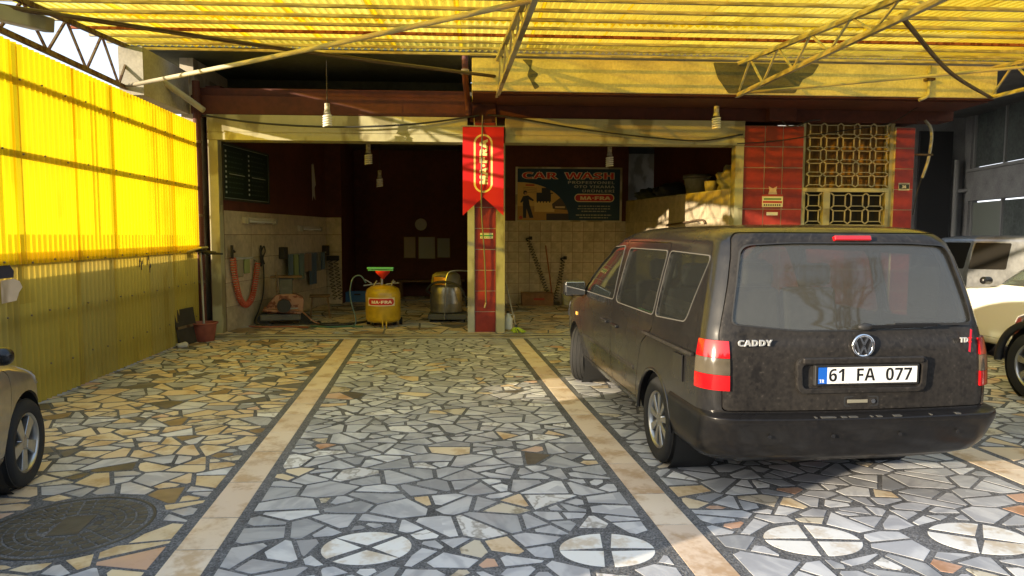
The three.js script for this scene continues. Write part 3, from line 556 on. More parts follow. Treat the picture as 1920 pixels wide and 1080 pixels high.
const tyreGeo = (R, w) => { const s = w / 2, r = R * 0.68; const g = lathe([[r, -s * 0.8], [r + 0.02, -s * 0.95], [R - 0.035, -s], [R - 0.012, -s * 0.86], [R, -s * 0.6], [R + 0.001, 0], [R, s * 0.6], [R - 0.012, s * 0.86], [R - 0.035, s], [r + 0.02, s * 0.95], [r, s * 0.8]], 48); g.rotateZ(Math.PI / 2); return g; };
function wheel(parent, x, l, R, w, out, spokes, rimMat, turn = 0) { // out: +1 or -1, the side that shows
  const t = group('wheel', parent); t.position.set(x, R, -l); t.rotation.y = turn;
  const k = new THREE.Group(), r = R * 0.68;
  mesh('tyre', tyreGeo(R, w), M.rubber, t);
  for (const s of [-0.32, -0.11, 0.11, 0.32]) { const g = new THREE.TorusGeometry(R + 0.001, 0.004, 4, 40); g.rotateY(Math.PI / 2); g.translate(s * w, 0, 0); mesh('tread_groove', g, M.black, t); }
  const o = out * w * 0.36, rim = (g) => { g.rotateZ(-out * Math.PI / 2); return g; };
  mesh('rim', rim(lathe([[r * 0.93, -w * 0.4], [r * 0.9, w * 0.2], [r * 0.93, w * 0.36], [r * 0.99, w * 0.42], [r * 1.01, w * 0.40], [r, w * 0.3]], 44)), rimMat, t);
  mesh('brake_disc', rim(cyl(r * 0.72, r * 0.72, 0.02, 0, -w * 0.05, 0, 30)), M.brownIron, t);
  mesh('hub', rim(lathe([[r * 0.30, w * 0.2], [r * 0.27, w * 0.33], [r * 0.16, w * 0.36], [r * 0.14, w * 0.35], [0.001, w * 0.36]], 24)), rimMat, t);
  for (let i = 0; i < spokes.n; i++) {
    const g = prism([[-spokes.a * r, r * 0.2], [spokes.a * r, r * 0.2], [spokes.b * r, r * 0.93], [-spokes.b * r, r * 0.93]], 0.03, 0.012, 0.006); g.rotateX(Math.PI / 2); // lies in xz plane
    g.translate(0, w * 0.33, 0); g.rotateY(i / spokes.n * Math.PI * 2 + 0.2); mesh('spoke', rim(g), rimMat, t);
  }
  return t;
}
function vehicle(o) { // shell, openings, panels, glass
  const rows = o.rows, lo = o.loft ?? {}, outer = brush(loft(rows, lo)), inner = brush(loft(shrink(rows, o.skin ?? 0.055, o.skinY ?? 0.06), lo));
  const arches = o.axles.flatMap(l => [-1, 1].map(s => archBrush(l, o.R + 0.005, o.archR, s > 0 ? o.w - 0.36 : -o.w - 0.2, s > 0 ? o.w + 0.2 : -o.w + 0.36)));
  let shell = minus(outer, inner, ...arches);
  const openings = o.windows.map(w => ({ ...w, solid: w.side ? sidePrism(w.pts, w.side > 0 ? 0.35 : -1.4, w.side > 0 ? 1.4 : -0.35, w.r ?? 0.05) : rearPrism(w.pts, w.l0, w.l1, w.r ?? 0.06) }));
  shell = minus(shell, ...openings.map(w => w.solid));
  const gl = minus(brush(loft(shrink(rows, 0.010, 0.01), lo)), brush(loft(shrink(rows, 0.016, 0.016), lo)));
  const parts = [];
  for (const p of o.panels ?? []) {
    const big = p.side ? sidePrism(p.pts, p.side > 0 ? 0.4 : -1.4, p.side > 0 ? 1.4 : -0.4, p.r ?? 0.04) : rearPrism(p.pts, p.l0, p.l1, p.r ?? 0.05);
    const small = p.side ? sidePrism(growPoly(p.pts, -0.006), p.side > 0 ? 0.4 : -1.4, p.side > 0 ? 1.4 : -0.4, p.r ?? 0.04) : rearPrism(growPoly(p.pts, -0.006), p.l0, p.l1, p.r ?? 0.05);
    parts.push({ p, geo: geoOf(cut(shell, small)) }); shell = minus(shell, big);
  }
  const g = o.group; const body = mesh('body', geoOf(shell), o.paint, g);
  const made = {};
  for (const { p, geo } of parts) made[p.key] = mesh(p.name, geo, p.mat ?? o.paint, g);
  const rim = o.seal && minus(brush(loft(shrink(rows, -0.004, -0.002), lo)), brush(loft(shrink(rows, 0.02, 0.02), lo)));
  for (const w of openings) {
    if (o.seal && (w.side || w.on)) {
      const k = 0.007, big = w.side ? sidePrism(growPoly(w.pts, k), w.side > 0 ? 0.35 : -1.4, w.side > 0 ? 1.4 : -0.35, w.r ?? 0.05) : rearPrism(growPoly(w.pts, k), w.l0, w.l1, w.r ?? 0.06);
      mesh('window_seal', geoOf(cut(rim, minus(big, w.solid))), w.side ? o.seal : M.black, w.on ? made[w.on] : g);
    }
    const pn = mesh('window_pane', geoOf(cut(gl, w.solid)), w.glass ?? o.glass, w.on ? made[w.on] : g); if (w.label) pn.userData.label = w.label;
  }
  for (const l of o.axles) for (const s of [-1, 1]) {
    const a = new THREE.CylinderGeometry(o.archR - 0.004, o.archR - 0.004, 0.33, 30, 1, true); a.rotateZ(Math.PI / 2); a.translate(s * (o.w - 0.22), o.R + 0.005, -l);
    const c = new THREE.CircleGeometry(o.archR - 0.004, 30); c.rotateY(Math.PI / 2); c.translate(s * (o.w - 0.385), o.R + 0.005, -l);
    mesh('wheel_well', merge(a, c), M.blackSide ??= (() => { const m = M.black.clone(); m.side = THREE.DoubleSide; return m; })(), g);
    wheel(g, s * (o.w - o.tw / 2 - 0.015), l, o.R, o.tw, s, o.spokes, o.rim ?? M.alloy, s < 0 || l > 2 ? (l > 2 ? o.steer ?? 0 : 0) : 0);
  }
  return { outer, made, body };
}
// ---- the dusty black van ----
const van = thing('van', 'dusty black people carrier van parked tail-out on the crazy paving', 'van', [2.4, 0, -4.1], 3.5 * DEG);
const paintSide = std([1, 1, 1], 0.9, { map: T.dustSide, roughnessMap: T.dustRough, clearcoat: 0.9, clearcoatRoughness: 0.14, specularIntensity: 0.15 });
const paintGate = std([1, 1, 1], 1.0, { map: T.dustGate, roughnessMap: T.dustRough, clearcoat: 0.25, clearcoatRoughness: 0.15, specularIntensity: 0.15 });
const tint = std([0.55, 0.57, 0.54], 0.03, { transmission: 0.98, thickness: 0, ior: 1.5 });
const rearTint = std([0.70, 0.69, 0.62], 0.04, { transmission: 0.955, thickness: 0, ior: 1.5 });
const vanRows = [
  [0.27, 0.90, 0.20, 4.70, 0.22, 0.5], [0.33, 0.955, 0.13, 4.86, 0.2, 0.5], [0.46, 0.985, 0.06, 4.97, 0.19, 0.48], [0.62, 0.995, 0.04, 5.0, 0.18, 0.46], [0.80, 0.995, 0.04, 4.97, 0.18, 0.45], [0.93, 0.99, 0.045, 4.86, 0.18, 0.45],
  [1.01, 0.98, 0.055, 4.55, 0.18, 0.42], [1.08, 0.968, 0.07, 4.22, 0.18, 0.38], [1.20, 0.945, 0.095, 3.98, 0.18, 0.33], [1.40, 0.90, 0.14, 3.62, 0.18, 0.3], [1.58, 0.855, 0.19, 3.24, 0.19, 0.28], [1.68, 0.82, 0.225, 2.98, 0.2, 0.28],
  [1.735, 0.775, 0.27, 2.76, 0.22, 0.3], [1.77, 0.71, 0.36, 2.52, 0.25, 0.3], [1.79, 0.60, 0.52, 2.25, 0.28, 0.3], [1.80, 0.42, 0.80, 1.98, 0.3, 0.3], [1.804, 0.2, 1.05, 1.75, 0.15, 0.15]];
const sideWin = (s) => [
  { side: s, on: s < 0 ? 'fl' : 'fr', pts: [[2.40, 1.12], [3.72, 1.10], [3.70, 1.16], [3.12, 1.52], [2.90, 1.60], [2.46, 1.62]], r: 0.05 },
  { side: s, on: s < 0 ? 'sl' : 'sr', pts: [[1.22, 1.11], [2.24, 1.11], [2.30, 1.14], [2.26, 1.60], [1.22, 1.60]], r: 0.05 },
  { side: s, pts: [[0.56, 1.14], [1.16, 1.11], [1.16, 1.60], [0.40, 1.585]], r: 0.05 }];
const V1 = vehicle({
  group: van, rows: vanRows, w: 0.985, R: 0.318, archR: 0.375, axles: [1.10, 4.10], tw: 0.2, spokes: { n: 9, a: 0.07, b: 0.13 }, paint: paintSide, glass: tint, seal: std([0.09, 0.085, 0.075], 0.6), steer: -0.42, loft: { bowR: 0.06, bowS: 0.035 },
  windows: [...sideWin(-1), ...sideWin(1),
    { l0: -0.3, l1: 0.45, on: 'gate', glass: rearTint, label: 'dusty rear window of the tailgate', pts: [[-0.805, 1.175], [-0.4, 1.135], [0.4, 1.135], [0.805, 1.175], [0.795, 1.25], [0.705, 1.655], [0.4, 1.672], [-0.4, 1.672], [-0.705, 1.655], [-0.795, 1.25]], r: 0.07 },
    { l0: 2.75, l1: 4.35, pts: [[-0.84, 1.13], [0.84, 1.13], [0.70, 1.66], [-0.70, 1.66]], r: 0.07, glass: std([0.6, 0.65, 0.62], 0.02, { transmission: 0.95, thickness: 0 }) }],
  panels: [
    { key: 'gate', name: 'tailgate', mat: paintGate, l0: -0.3, l1: 0.42, pts: [[-0.875, 0.635], [0.875, 0.635], [0.885, 1.10], [0.80, 1.45], [0.745, 1.70], [0.70, 1.742], [-0.70, 1.742], [-0.745, 1.70], [-0.80, 1.45], [-0.885, 1.10]], r: 0.03 },
    ...[-1, 1].flatMap(s => [
      { key: s < 0 ? 'fl' : 'fr', name: 'front_door', side: s, pts: [[2.36, 0.37], [3.62, 0.37], [3.70, 0.62], [3.86, 0.95], [3.86, 1.09], [3.16, 1.55], [2.92, 1.645], [2.40, 1.665]], r: 0.04 },
      { key: s < 0 ? 'sl' : 'sr', name: 'sliding_door', side: s, pts: [[1.60, 0.37], [2.34, 0.37], [2.38, 1.665], [1.19, 1.665], [1.19, 1.00], [1.42, 0.86]], r: 0.04 }])],
});
{
  const gate = V1.made.gate, own = (n, g, m, p = van) => mesh(n, g, m, p), surf = (rows) => brush(loft(rows, { bowR: 0.06, bowS: 0.035 }));
  // rear bumper
  const bump = [[0.30, 0.93, 0.13, 1.6, 0.26, 0.4], [0.34, 0.97, 0.06, 1.6, 0.24, 0.4], [0.42, 0.992, 0.005, 1.6, 0.22, 0.4], [0.50, 1.0, -0.03, 1.6, 0.21, 0.4], [0.565, 1.003, -0.055, 1.6, 0.2, 0.4], [0.600, 1.003, -0.06, 1.6, 0.2, 0.4], [0.612, 1.0, -0.052, 1.6, 0.2, 0.4], [0.624, 0.99, 0.0, 1.6, 0.2, 0.4], [0.628, 0.98, 0.05, 1.6, 0.2, 0.4]];
  const plasticDirt = std([0.8, 0.8, 0.8], 0.9, { map: T.dustSide, roughnessMap: T.dustRough, clearcoat: 0.3, clearcoatRoughness: 0.2, specularIntensity: 0.15 });
  const bsolid = minus(cut(surf(bump), boxBrush(-1.2, 1.2, 0.2, 0.7, -0.3, 0.72)), archBrush(1.10, 0.323, 0.42, -1.3, 1.3));
  const bmp = own('rear_bumper', geoOf(bsolid), plasticDirt);
  for (const x of [-0.62, -0.22, 0.22, 0.62]) { const g = cyl(0.012, 0.012, 0.01, 0, 0, 0, 14); g.rotateX(Math.PI / 2); g.translate(x, 0.5, 0.034 - 0.055 * (x * x)); own('parking_sensor', g, M.blackGloss, bmp); }
  const scuffM = std([0.07, 0.068, 0.06], 0.7);
  for (const [i, x] of [-0.34, -0.30, -0.27, -0.22, -0.17, -0.12, 0.02, 0.06, 0.17, 0.42, 0.6].entries()) own('scuff', box(x, x + 0.012 + 0.02 * (i % 3), 0.602, 0.619, 0.02 - 0.055 * x * x, 0.049 - 0.055 * x * x), scuffM, bmp);
  // tail lamps
  const red = std([0.44, 0.006, 0.009], 0.12, { clearcoat: 1, clearcoatRoughness: 0.05 }), smoke = std([0.12, 0.10, 0.07], 0.14, { clearcoat: 1, clearcoatRoughness: 0.05, map: T.grime });
  const lampSkin = minus(surf(shrink(vanRows, -0.012, -0.004)), surf(shrink(vanRows, 0.02, 0.01)));
  for (const s of [-1, 1]) {
    const lamp = group('tail_lamp', van), x = (a, b) => s < 0 ? [-b, -a] : [a, b], R = (y0, y1) => cut(lampSkin, boxBrush(...x(0.838, 1.1), y0, y1, -0.2, 0.27));
    own('red_lens', geoOf(R(0.965, 1.07)), red, lamp); own('clear_lens', geoOf(R(0.862, 0.963)), smoke, lamp); own('red_lens', geoOf(R(0.765, 0.860)), red, lamp);
  }
  // high brake lamp, wiper, badges, plate recess, handle
  own('brake_lamp', (() => { const g = rbox(-0.125, 0.125, -0.017, 0.017, -0.02, 0.02, 0.008); g.rotateX(-0.35); g.translate(0.02, 1.703, -0.232); return g; })(), red, gate);
  const wip = group('wiper', gate);
  own('pivot', (() => { const g = new THREE.SphereGeometry(0.035, 18, 12); g.scale(1.4, 0.7, 0.7); g.translate(0.03, 1.155, -0.066); return g; })(), M.black, wip);
  own('arm', bar(V(0.05, 1.158, -0.045), V(0.5, 1.165, -0.058), 0.022, 0.018), M.blackGloss, wip); own('blade', bar(V(0.22, 1.172, -0.062), V(0.74, 1.166, -0.080), 0.012, 0.014), M.black, wip);
  const ff = (str, size, x, y, z, m, name, sx = 1) => { const g = new TextGeometry(str, { font, size, depth: 0.006, curveSegments: 3, bevelEnabled: true, bevelSize: 0.001, bevelThickness: 0.001, bevelSegments: 1 }); g.scale(sx, 1, 1); g.translate(x, y, z); return own(name, g, m, gate); };
  const badgeM = std([0.75, 0.75, 0.72], 0.28, { metal: 0.6 });
  const lz = -0.058; // tailgate face near the badges (local z)
  ff('CADDY', 0.036, -0.80, 1.045, lz - 0.012, badgeM, 'badge_lettering', 1.35);
  ff('TD', 0.03, 0.675, 1.05, lz - 0.012, badgeM, 'badge_lettering', 1.1); ff('I', 0.03, 0.735, 1.05, lz - 0.012, std([0.6, 0.02, 0.02], 0.3), 'badge_lettering', 1.3);
  own('red_sticker', (() => { const g = prism([[0.738, 0.99], [0.75, 0.985], [0.753, 1.13], [0.741, 1.135]], 0.002); g.translate(0, 0, lz - 0.008); return g; })(), std([0.5, 0.01, 0.03], 0.5), gate);
  const em = group('emblem', gate), ez = lz + 0.014;
  own('ring', (() => { const g = new THREE.TorusGeometry(0.066, 0.011, 10, 44); g.translate(0.005, 1.04, ez); return g; })(), M.chrome, em);
  own('disc', (() => { const g = cyl(0.062, 0.062, 0.012, 0, 0, 0, 36); g.rotateX(Math.PI / 2); g.translate(0.005, 1.04, ez - 0.006); return g; })(), M.blackGloss, em);
  const E = (a, b) => bar(V(a[0] * 0.06 + 0.005, a[1] * 0.06 + 1.04, ez + 0.005), V(b[0] * 0.06 + 0.005, b[1] * 0.06 + 1.04, ez + 0.005), 0.011, 0.012);
  own('letters', merge(E([-0.42, 0.9], [0, 0.1]), E([0.42, 0.9], [0, 0.1]), E([-0.88, 0.45], [-0.42, -0.88]), E([-0.42, -0.88], [0, -0.05]), E([0, -0.05], [0.42, -0.88]), E([0.42, -0.88], [0.88, 0.45])), M.chrome, em);
  // recess: a dark-framed shallow tray round the plate
  const rz = -0.045;
  own('plate_surround', (() => { const s = shapeOf([[-0.42, 0.755], [0.42, 0.755], [0.43, 0.965], [-0.43, 0.965]], 0.05); s.holes.push(shapeOf([[-0.395, 0.775], [0.395, 0.775], [0.405, 0.935], [-0.405, 0.935]], 0.04)); const g = new THREE.ExtrudeGeometry(s, { depth: 0.016, bevelEnabled: true, bevelSize: 0.006, bevelThickness: 0.006, bevelSegments: 2 }); g.translate(0, 0, rz); return uvm(g); })(), paintGate, gate);
  own('plate_light_bar', rbox(-0.40, 0.40, 0.935, 0.975, rz, rz + 0.036, 0.012), paintGate, gate);
  const canvas = document.createElement('canvas'); canvas.width = 1040; canvas.height = 176; const c = canvas.getContext('2d');
  c.fillStyle = '#f2f2ee'; c.fillRect(0, 0, 1040, 176); c.strokeStyle = '#111'; c.lineWidth = 8; c.strokeRect(4, 4, 1032, 168);
  c.fillStyle = '#1a62c4'; c.fillRect(8, 8, 92, 160); c.fillStyle = '#fff'; c.font = 'bold 44px sans-serif'; c.fillText('TR', 20, 158);
  c.fillStyle = '#141414'; c.font = 'bold 172px sans-serif'; c.save(); c.translate(112, 146); c.scale(1.0, 1); c.fillText('61', 0, 0); c.restore(); c.fillText('FA', 390, 146); c.fillText('077', 700, 146);
  const pt = new THREE.CanvasTexture(canvas); pt.colorSpace = THREE.SRGBColorSpace;
  own('number_plate', (() => { const g = new THREE.PlaneGeometry(0.665, 0.112); g.translate(0.03, 0.862, rz + 0.0245); return g; })(), std([0.92, 0.92, 0.92], 0.4, { map: pt }), gate);
  own('plate_holder', rbox(-0.315, 0.375, 0.798, 0.926, rz - 0.01, rz + 0.022, 0.006), M.black, gate);
  const hz = -0.042;
  own('handle_frame', (() => { const s = shapeOf([[-0.11, 0.66], [0.12, 0.66], [0.12, 0.725], [-0.11, 0.725]], 0.018); s.holes.push(shapeOf([[-0.1, 0.668], [0.11, 0.668], [0.11, 0.717], [-0.1, 0.717]], 0.015)); const g = new THREE.ExtrudeGeometry(s, { depth: 0.006, bevelEnabled: true, bevelSize: 0.002, bevelThickness: 0.002, bevelSegments: 1 }); g.translate(0, 0, hz - 0.005); return uvm(g); })(), M.black, gate);
  own('handle', rbox(-0.09, 0.05, 0.68, 0.706, hz - 0.008, hz + 0.004, 0.005), M.greyMetal, gate);
  own('lock', (() => { const g = cyl(0.014, 0.014, 0.012, 0, 0, 0, 16); g.rotateX(Math.PI / 2); g.translate(0.08, 0.693, hz); return g; })(), M.chrome, gate);
  // door handles, door rail, fuel flap, side marker, mirrors
  for (const s of [-1, 1]) {
    for (const [l, d] of [[2.55, s < 0 ? 'fl' : 'fr'], [2.18, s < 0 ? 'sl' : 'sr']]) own('door_handle', rbox(s * 0.985, s * 1.03, 0.885, 0.915, -l - 0.1, -l + 0.1, 0.012), M.blackGloss, V1.made[d]);
    own('door_rail', rbox(s * 0.98, s * 1.006, 0.945, 0.968, -1.36, -0.30, 0.005), paintGate);
    own('waist_trim', rbox(s * 0.97, s * 1.0, 0.60, 0.64, -2.32, -1.62, 0.008), paintGate, V1.made[s < 0 ? 'sl' : 'sr']); own('waist_trim', rbox(s * 0.96, s * 0.998, 0.60, 0.64, -3.6, -2.38, 0.008), paintGate, V1.made[s < 0 ? 'fl' : 'fr']);
    const mr = group('door_mirror', van);
    own('shell', (() => { const g = new RoundedBoxGeometry(0.25, 0.18, 0.11, 4, 0.05); g.translate(s * 1.08, 1.13, -3.64); return g; })(), M.blackGloss, mr);
    own('mirror_glass', (() => { const g = new RoundedBoxGeometry(0.215, 0.145, 0.012, 3, 0.006); g.rotateY(s * -0.08); g.translate(s * 1.08, 1.13, -3.581); return g; })(), std([0.85, 0.87, 0.9], 0.03, { metal: 1 }), mr);
    own('arm', bar(V(s * 0.93, 1.08, -3.66), V(s * 1.08, 1.09, -3.66), 0.05, 0.05), M.black, mr);
    own('side_marker', rbox(s * 0.965, s * 0.99, 0.79, 0.83, -4.0, -3.93, 0.006), std([0.8, 0.45, 0.1], 0.2));
    own('arch_trim', (() => { const g = new THREE.TorusGeometry(0.382, 0.016, 8, 36, Math.PI); g.rotateY(Math.PI / 2); g.translate(s * 0.982, 0.323, -1.10); return g; })(), paintSide);
  }
  own('fuel_flap', rbox(-0.997, -0.985, 0.74, 0.92, -0.66, -0.48, 0.005), paintSide);
  // seats seen through the glass
  const cloth = std([0.09, 0.09, 0.095], 0.95, { map: T.grime }), light = std([0.42, 0.40, 0.36], 0.9);
  for (const [l, xs] of [[1.55, [-0.5, 0, 0.5]], [2.55, [-0.45, 0.45]]]) for (const x of xs) {
    const s = group('seat', van);
    own('seat_back', (() => { const g = new RoundedBoxGeometry(0.46, 0.62, 0.14, 3, 0.05); g.rotateX(-0.15); g.translate(x, 0.98, -l); return g; })(), cloth, s);
    own('headrest', (() => { const g = new RoundedBoxGeometry(0.27, 0.19, 0.1, 3, 0.045); g.translate(x, 1.40, -l + 0.06); return g; })(), x === -0.45 ? light : cloth, s);
    own('seat_base', rbox(x - 0.23, x + 0.23, 0.42, 0.68, -l - 0.5, -l, 0.05), cloth, s);
  }
  own('cabin_floor', box(-0.9, 0.9, 0.36, 0.40, -3.6, -0.3), M.black); own('dashboard', rbox(-0.85, 0.85, 0.8, 1.1, -3.9, -3.5, 0.06), M.black);
  // head lamps, front bumper, grille (on the far side)
  for (const s of [-1, 1]) own('head_lamp', geoOf(cut(lampSkin, boxBrush(...(s < 0 ? [-1, -0.5] : [0.5, 1]), 0.72, 0.9, 4.55, 5.1))), M.chrome);
  own('radiator_grille', geoOf(cut(lampSkin, boxBrush(-0.48, 0.48, 0.74, 0.88, 4.6, 5.1))), M.black);
}
// ---- simpler vehicles ----
function hatchRows(L, w, H, hoodL, hoodH, scr, roofF, roofR, tail) { // L length, hoodL length of bonnet, scr windscreen foot, roofF/roofR roof ends
  return [[0.20, w * 0.90, 0.16, L - 0.16, 0.25, 0.42], [0.28, w * 0.97, 0.06, L - 0.05, 0.25, 0.42], [0.42, w * 0.995, 0.01, L, 0.25, 0.42], [0.60, w, 0.01, L - 0.01, 0.25, 0.42], [hoodH - 0.14, w, 0.03, L - 0.07, 0.25, 0.42], [hoodH - 0.03, w * 0.985, 0.05, L - hoodL * 0.45, 0.25, 0.4], [hoodH + 0.03, w * 0.97, tail * 0.3, L - hoodL, 0.24, 0.34],
    [hoodH + 0.13, w * 0.94, tail * 0.5, L - hoodL - 0.16, 0.22, 0.28], [(hoodH + H) / 2 + 0.03, w * 0.87, tail * 0.8, (scr + roofF) / 2 + 0.05, 0.2, 0.24], [H - 0.12, w * 0.80, tail, roofF + 0.18, 0.2, 0.22], [H - 0.05, w * 0.74, roofR - 0.12, roofF, 0.22, 0.24], [H - 0.015, w * 0.60, roofR, roofF - 0.25, 0.24, 0.24], [H, w * 0.36, roofR + 0.3, roofF - 0.5, 0.2, 0.2]];
}
function simpleCar(o) {
  const g = thing(o.name, o.label, o.category ?? 'car', o.pos, o.turn);
  const { L, w, H, hoodH, hoodL } = o, scr = L - hoodL, rows = hatchRows(L, w, H, hoodL, hoodH, scr, o.roofF, o.roofR, o.tail);
  const yb = hoodH + 0.07, yt = H - 0.14, mid = (o.roofF + o.tail) / 2 + 0.15, sf = scr - 0.35;
  const wins = [-1, 1].flatMap(s => [{ side: s, pts: [[mid + 0.04, yb], [sf + 0.14, yb], [o.roofF + 0.02, yt], [mid + 0.04, yt]], r: 0.04 }, ...(o.noRear ? [] : [{ side: s, pts: [[o.tail + (o.quarter ?? 0.28), yb + 0.03], [mid - 0.06, yb], [mid - 0.06, yt], [o.tail + (o.quarter ?? 0.28) + 0.04, yt]], r: 0.04 }])]);
  wins.push({ l0: o.roofF - 0.1, l1: scr + 0.2, pts: [[-w * 0.80, yb + 0.05], [w * 0.80, yb + 0.05], [w * 0.66, yt + 0.02], [-w * 0.66, yt + 0.02]], r: 0.06 }, { l0: -0.2, l1: o.tail + 0.2, pts: [[-w * 0.74, yb + 0.06], [w * 0.74, yb + 0.06], [w * 0.64, yt + 0.02], [-w * 0.64, yt + 0.02]], r: 0.06 });
  const v = vehicle({ group: g, rows, w, R: o.R, archR: o.R + 0.055, axles: o.axles, tw: 0.19, spokes: o.spokes, paint: o.paint, glass: o.glass ?? tint, windows: wins, rim: o.rim, loft: { bowR: 0.12, bowS: 0.06, sub: 3 },
    panels: [-1, 1].map(s => ({ key: 'd' + s, name: 'front_door', side: s, pts: [[mid, 0.3], [scr - 0.1, 0.3], [scr - 0.02, hoodH - 0.05], [sf + 0.2, yb - 0.02], [o.roofF + 0.03, yt + 0.04], [mid, yt + 0.04]], r: 0.03 })) });
  const skin = minus(brush(loft(shrink(rows, -0.008, -0.003), { bowR: 0.12, bowS: 0.06, sub: 3 })), brush(loft(shrink(rows, 0.03, 0.02), { bowR: 0.12, bowS: 0.06, sub: 3 })));
  for (const s of [-1, 1]) {
    const b = (x0, x1, y0, y1, l0, l1) => geoOf(cut(skin, boxBrush(s < 0 ? -x1 : x0, s < 0 ? -x0 : x1, y0, y1, l0, l1)));
    mesh('head_lamp', b(w * 0.5, w + 0.1, hoodH - 0.2, hoodH - 0.08, L - 0.55, L + 0.1), o.lampMat ?? M.chrome, g); mesh('tail_lamp', b(w * 0.62, w + 0.1, hoodH - 0.22, hoodH + 0.02, -0.1, 0.22), std([0.5, 0.01, 0.01], 0.15), g);
    mesh('door_mirror', (() => { const q = new RoundedBoxGeometry(0.17, 0.11, 0.1, 4, 0.05); q.translate(s * (w + 0.05), yb + 0.05, -(sf - 0.02)); return q; })(), M.blackGloss, g);
    mesh('door_handle', rbox(s * (w - 0.02), s * (w + 0.015), hoodH - 0.08, hoodH - 0.055, -(mid + 0.12), -(mid + 0.3), 0.008), o.paint, v.made['d' + s]);
    if (o.archMat) for (const l of o.axles) mesh('arch_trim', (() => { const q = new THREE.TorusGeometry(o.R + 0.085, 0.04, 8, 36, Math.PI); q.scale(1, 1, 1); q.rotateY(Math.PI / 2); q.translate(s * (w - 0.005), o.R, -l); return q; })(), o.archMat, g);
  }
  for (const [a, b, nm] of [[-0.3, 0.62, 'rear_bumper'], [L - 0.66, L + 0.2, 'front_bumper']]) { const yy = o.bumperTop ?? 0.48; mesh(nm, geoOf(minus(cut(skin, boxBrush(-1.3, 1.3, 0.15, yy, a, b)), ...o.axles.map(l => archBrush(l, o.R, o.R + 0.075, -1.4, 1.4)))), o.bumper ?? o.paint, g); }
  mesh('radiator_grille', geoOf(cut(skin, boxBrush(-w * 0.45, w * 0.45, hoodH - 0.2, hoodH - 0.1, L - 0.5, L + 0.1))), M.black, g);
  for (const x of [-0.36, 0.36]) { const s = group('seat', g); mesh('seat_back', (() => { const q = new RoundedBoxGeometry(0.48, 0.6, 0.13, 3, 0.05); q.rotateX(-0.15); q.translate(x, 0.75 + (hoodH - 0.85), -(mid + 0.12)); return q; })(), M.dark, s); mesh('headrest', (() => { const q = new RoundedBoxGeometry(0.27, 0.18, 0.1, 3, 0.045); q.translate(x, 1.13 + (hoodH - 0.85), -(mid + 0.06)); return q; })(), M.dark, s); }
  mesh('steering_wheel', (() => { const q = new THREE.TorusGeometry(0.18, 0.018, 8, 30); q.rotateX(-0.4); q.translate(-0.36, hoodH + 0.05, -(sf - 0.28)); return q; })(), M.black, g);
  mesh('dashboard', rbox(-w * 0.85, w * 0.85, hoodH - 0.25, hoodH + 0.03, -(sf + 0.2), -(sf - 0.1), 0.05), M.dark, g);
  return g;
}
const carPaint = (c, r = 0.35) => std(c, r, { metal: 0.35, clearcoat: 0.8, clearcoatRoughness: 0.08, map: T.grime });
simpleCar({ name: 'parked_car', label: 'champagne silver hatchback with five-spoke alloys beside the yellow sheet wall', pos: [-3.17, 0, -1.5], turn: 12 * DEG, L: 3.95, w: 0.83, H: 1.44, hoodH: 0.86, hoodL: 0.95, roofF: 2.2, roofR: 0.55, tail: 0.35, R: 0.295, axles: [0.72, 3.2], spokes: { n: 5, a: 0.16, b: 0.24 }, paint: carPaint([0.40, 0.33, 0.23]) });
simpleCar({ name: 'parked_car', label: 'bronze brown off-roader with black plastic wheel arches, parked past the black van', pos: [6.78, 0, -3.35], turn: 1 * DEG, L: 4.3, w: 0.92, H: 1.68, hoodH: 0.98, hoodL: 1.0, roofF: 2.5, roofR: 0.4, tail: 0.25, R: 0.36, axles: [0.85, 3.55], spokes: { n: 7, a: 0.08, b: 0.16 }, paint: carPaint([0.20, 0.10, 0.045]), archMat: M.black, bumper: M.black, bumperTop: 0.66 });
simpleCar({ name: 'parked_car', label: 'white car with gold-lit window line, standing beyond the brown off-roader', pos: [8.25, 0, -6.3], turn: 1.5 * DEG, L: 4.6, w: 0.92, H: 1.50, hoodH: 0.98, hoodL: 1.1, roofF: 2.6, roofR: 0.6, tail: 0.4, R: 0.33, axles: [0.8, 3.75], spokes: { n: 6, a: 0.1, b: 0.18 }, paint: std([0.80, 0.79, 0.76], 0.3, { clearcoat: 0.7, clearcoatRoughness: 0.1 }), glass: std([0.7, 0.75, 0.7], 0.03, { transmission: 0.95, thickness: 0 }) });
simpleCar({ name: 'parked_van', category: 'van', label: 'silver grey van with a black side window, farthest of the parked vehicles', pos: [10.5, 0, -11.4], turn: 4 * DEG, L: 4.4, w: 0.92, H: 1.74, hoodH: 1.02, hoodL: 0.8, roofF: 2.9, roofR: 0.3, tail: 0.12, quarter: 0.6, R: 0.32, axles: [0.9, 3.6], spokes: { n: 6, a: 0.1, b: 0.18 }, paint: carPaint([0.42, 0.43, 0.44]), glass: M.darkGlass });
